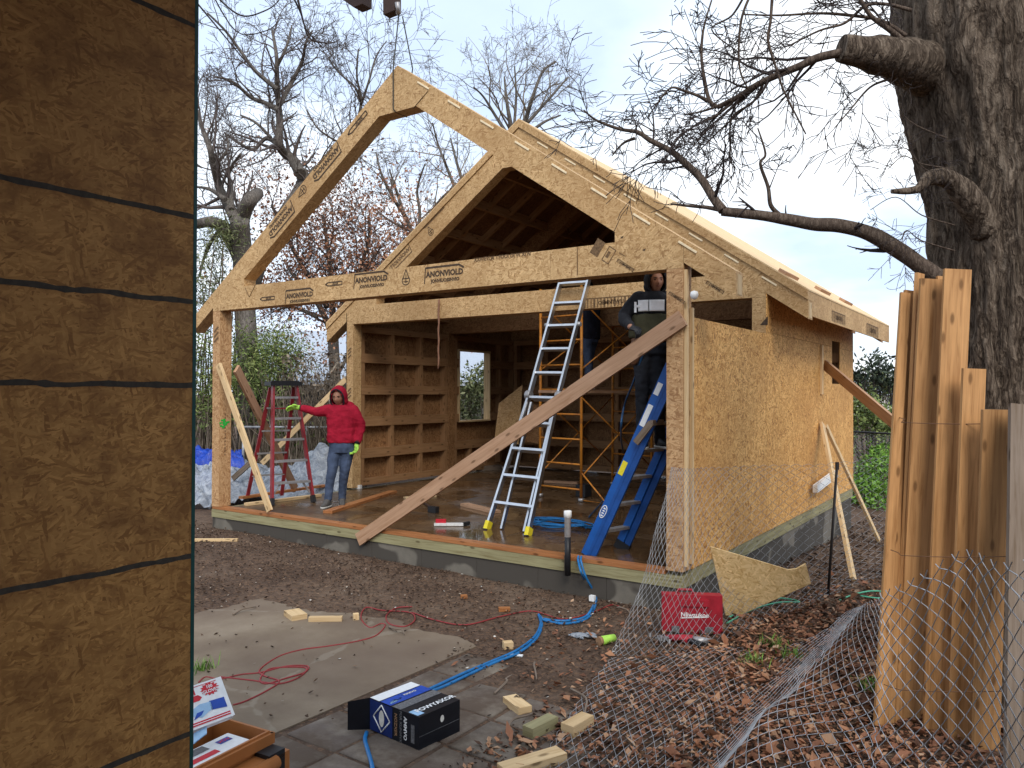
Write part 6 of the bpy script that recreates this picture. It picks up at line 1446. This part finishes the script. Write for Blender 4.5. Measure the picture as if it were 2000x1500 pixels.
m = MB(); m.poly([bw(cw*(.55+.045*math.cos(t_*.3927)), -.002, hB*(.66+.11*math.sin(t_*.3927))) for t_ in range(16)]); m.build('round_mark', MT['foamcup'], body)
patch('boxgrey', [Fr(0, .40), Fr(1, .40), Fr(1, .415), Fr(0, .415)], 'tape_seam')
m = MB(); a0 = bw(0, cl, 0); fl = (-cx_*.55+cyv*.55).normalized(); m.poly([a0, a0+fl*.12, a0+fl*.12+UPV*hB*.9, a0+UPV*hB]); m.poly([a0+UPV*hB-cx_*.002, a0+fl*.12+UPV*hB*.9-cx_*.002, a0+fl*.12-cx_*.002, a0-cx_*.002]); m.build('side_flap', MT['boxblack'], cb_)
m = MB(); m.poly([bw(0, cl, hB), bw(cw, cl, hB), bw(cw*.96, cl+.10, hB*.62), bw(.02, cl+.10, hB*.62)]); m.build('top_flap', MT['card'], cb_)

# ------------------------------------------------------------------ tan case with glove boxes
k1 = onz(528, 1400, -.06); k0 = onz(462, 1398-40, -.06)
ka = at(527, 1427, 3.72); kl = at(383, 1500, 3.35); kb = at(462, 1398, 4.05)     # rim corner near right, along the front rim, far right
tx_ = V((kl.x-ka.x, kl.y-ka.y, 0)).normalized(); ty_ = V((-tx_.y, tx_.x, 0))
if ty_.dot(kb-ka) < 0: ty_ = -ty_
zr = ka.z; zb_ = -.338; lt, wt = .62, .40; Ok = V((ka.x, ka.y, zb_)); kw = lambda a, b, z: Ok+tx_*a+ty_*b+UPV*z; hk = zr-zb_
tcx = thing('tool_box', 'open tan plastic case holding boxes of gloves, cut off by the dark wall edge', 'case', kw(lt/2, wt/2, 0))
m = MB(); w_ = .012
for (a0, a1, b0_, b1_) in ((0, lt, 0, w_), (0, lt, wt-w_, wt), (0, w_, w_, wt-w_), (lt-w_, lt, w_, wt-w_)):
    P8 = [kw(a, b, z) for z in (0, hk) for a, b in ((a0, b0_), (a1, b0_), (a1, b1_), (a0, b1_))]
    for f in ((0, 1, 5, 4), (1, 2, 6, 5), (2, 3, 7, 6), (3, 0, 4, 7), (4, 5, 6, 7), (3, 2, 1, 0)): m.poly([P8[i] for i in f])
m.poly([kw(0, 0, .004), kw(lt, 0, .004), kw(lt, wt, .004), kw(0, wt, .004)]); cs_ = m.build('case_body', MT['tan'], tcx)
m = MB(); m.beam(kw(-.012, -.008, hk-.035), kw(lt, -.008, hk-.035), .05, .018, UPV); m.beam(kw(-.008, -.016, hk-.035), kw(-.008, wt, hk-.035), .05, .018, UPV); o = m.build('rim_band', MT['tan'], tcx); bevel(o, .004)
m = MB(); m.beam(kw(-.03, -.05, hk-.13), kw(lt, -.05, hk-.13), .10, .10, UPV); o = m.build('lower_step', MT['tan'], tcx); bevel(o, .02, 3)
m = MB(); m.beam(kw(.05, -.055, hk-.06), kw(.05, -.055, hk-.20), .10, .09, tx_); o = m.build('latch', MT['black'], tcx); bevel(o, .015, 3)
m = MB(); m.tube([kw(.06, -.105, hk-.10), kw(.30, -.115, hk-.10), kw(.55, -.105, hk-.10)], .032, 12); m.build('grip_bar', MT['tan'], tcx)
def gbox(name, o, xd, yd, sx, sy_, h, label):
    """glove box: o corner, xd,yd directions, sizes"""
    xd, yd = V(xd).normalized(), V(yd).normalized(); zd = xd.cross(yd).normalized(); c = o+xd*sx/2+yd*sy_/2
    g_ = thing(name, label, 'box', c, 'glove boxes in the tan case'); m = MB(); B_ = basis(c-zd*h/2, xd, yd); m.box((0, 0, 0), (sx, sy_, h), B_); bd = m.build('box_body', MT['white'], g_); return g_, bd, (lambda a, b, e=.0015: o+xd*a*sx+yd*b*sy_+zd*e), xd, yd, zd
LB = [at(383, 1352, 3.66), at(431, 1321, 3.78), at(459, 1396, 3.70)]
xd = (LB[1]-LB[0]); c1_ = LB[2]; yd = (LB[1]-LB[2]).normalized(); xd = (xd-yd*xd.dot(yd)).normalized(); sy_ = (LB[1]-LB[2]).length; sx = .30; org_ = LB[2]-xd*sx
g1, bd, gpnt, xd, yd, zd = gbox('glove_box', org_, xd, yd, sx, sy_, .05, 'glove box with a blue hand picture propped up behind the tan case')
def gp_(mat, pts, nm='print', e=.0015): m = MB(); m.poly([gpnt(a, b, e) for a, b in pts]); return m.build(nm, MT[mat], bd)
gp_('print_red', [(.0, .055), (.95, .055), (.95, .14), (0, .14)]); gp_('white', [(.0, .088), (.95, .088), (.95, .104), (0, .104)], 'print', .0022); gp_('print_red', [(.0, .94), (.9, .94), (.9, .955), (0, .955)]); gp_('print_red', [(.05, .60), (.55, .60), (.60, .66), (.55, .74), (.05, .74)])
gp_('print_red', [(.76+(.14 if i % 2 else .19)*math.cos(i*.2244)*.85, .80+(.14 if i % 2 else .18)*math.sin(i*.2244)*.9) for i in range(28)], 'burst')
gp_('boxblue', [(.68, .30), (.93, .25), (.93, .50), (.68, .52)], 'sleeve'); gp_('print_lblue', [(.10, .22), (.35, .30), (.50, .20), (.62, .28), (.70, .31), (.70, .50), (.52, .52), (.38, .44), (.20, .38), (.02, .30)], 'glove_picture'); gp_('boxblue', [(.0, .22), (.30, .36), (.28, .39), (.0, .27)], 'glove_picture', .0022); gp_('boxblue', [(.36, .20), (.50, .26), (.56, .35), (.44, .34)], 'glove_picture', .0022)
m = MB(); me = text_mesh('x61', .05, .03); m.addmesh(me, basis(gpnt(.42, .84, .002), xd, yd)); m.build('lettering', MT['print_red'], bd); m = MB(); me = text_mesh('100\nGLOVES', .022, .02); m.addmesh(me, basis(gpnt(.76, .80, .003), xd, yd)); m.build('lettering', MT['white'], bd)
zt_ = hk-.035; g2, bd, gpnt, xd, yd, zd = gbox('glove_box', kw(.46, .05, zt_-.0), -tx_, ty_, .40, .17, .09, 'glove box lying flat inside the tan case')
gp_('print_red', [(.10, .25), (.62, .25), (.62, .48), (.10, .48)]); gp_('boxblue', [(.74, .58), (.92, .58), (.92, .82), (.74, .82)]); gp_('print_red', [(.2, .02), (.5, .02), (.5, .12), (.2, .12)]); gp_('boxgrey', [(0, .62), (.6, .62), (.6, .95), (0, .95)])
m = MB(); me = text_mesh('xOx', .035, .02); m.addmesh(me, basis(gpnt(.83, .70, .003), xd, yd)); m.build('lettering', MT['print_red'], bd)
# the little white sleeve sticking out of the case
m = MB(); a, b, c_, d_ = at(378, 1432, 3.55), at(404, 1418, 3.6), at(404, 1432, 3.56), at(378, 1452, 3.5); m.poly([a, b, c_, d_]); n_ = (b-a).cross(d_-a).normalized()*.006; m.poly([d_+n_, c_+n_, b+n_, a+n_]); tag(m.build('paper_flap', MT['print_lblue']), 'pale blue printed flap between the two glove boxes', 'paper')

# ------------------------------------------------------------------ wall closing off the left; unseen roof and rear wall added for shade
PX, PY = 7.44, -5.16
sh = thing('osb_shed', 'dark OSB wall close on the left with black seam lines, under an added shading roof', 'shed', (PX-.1, PY-1.8, -.3))
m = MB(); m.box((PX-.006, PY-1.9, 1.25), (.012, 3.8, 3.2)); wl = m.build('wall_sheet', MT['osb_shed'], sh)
m = MB(); m.box((PX-.006, PY-.001, 1.25), (.0135, .010, 3.2)); m.build('green_edge', MT['edge_green'], wl)
m = MB(); q = random.Random(8)
for Y in (50, 424, 590, 752, 1084, 1428):
    z = at(383, Y, 2.0).z; pts = [V((PX+.0006, PY-.003-i*.02, z+.004*N.noise(V((i*.22, Y, 0)))+(.0 if Y != 752 else .0))) for i in range(150)]
    for i in range(149):
        h0, h1 = [.0066+.0035*N.noise(V((j*.9, Y*.37, 2)))+.002*N.noise(V((j*2.7, Y, 5))) for j in (i, i+1)]
        m.poly([pts[i]-UPV*h0, pts[i+1]-UPV*h1, pts[i+1]+UPV*h1, pts[i]+UPV*h0])
m.build('seam_line', MT['tape'], wl)
m = MB(); m.beam((PX+2.6, PY-4.2, 2.92), (PX+2.6, PY+.28, 2.92), 6.4, .12, (1, 0, 0)); m.build('roof', MT['osb_shed'], sh)  # unseen roof over the camera, added to shade the near wall
m = MB(); m.box((PX+2.6, PY-3.85, 1.25), (6.2, .1, 3.2)); m.build('rear_shade_wall', MT['osb_shed'], sh)  # unseen wall behind the camera, added to cut light on the near wall
m = MB()
for y in (-.2, -1.4, -2.6, -3.8): m.beam((PX-.06, PY+y, -.3), (PX-.06, PY+y, 2.84), .038, .09, (0, 1, 0))
m.build('stud', MT['pale'], sh)
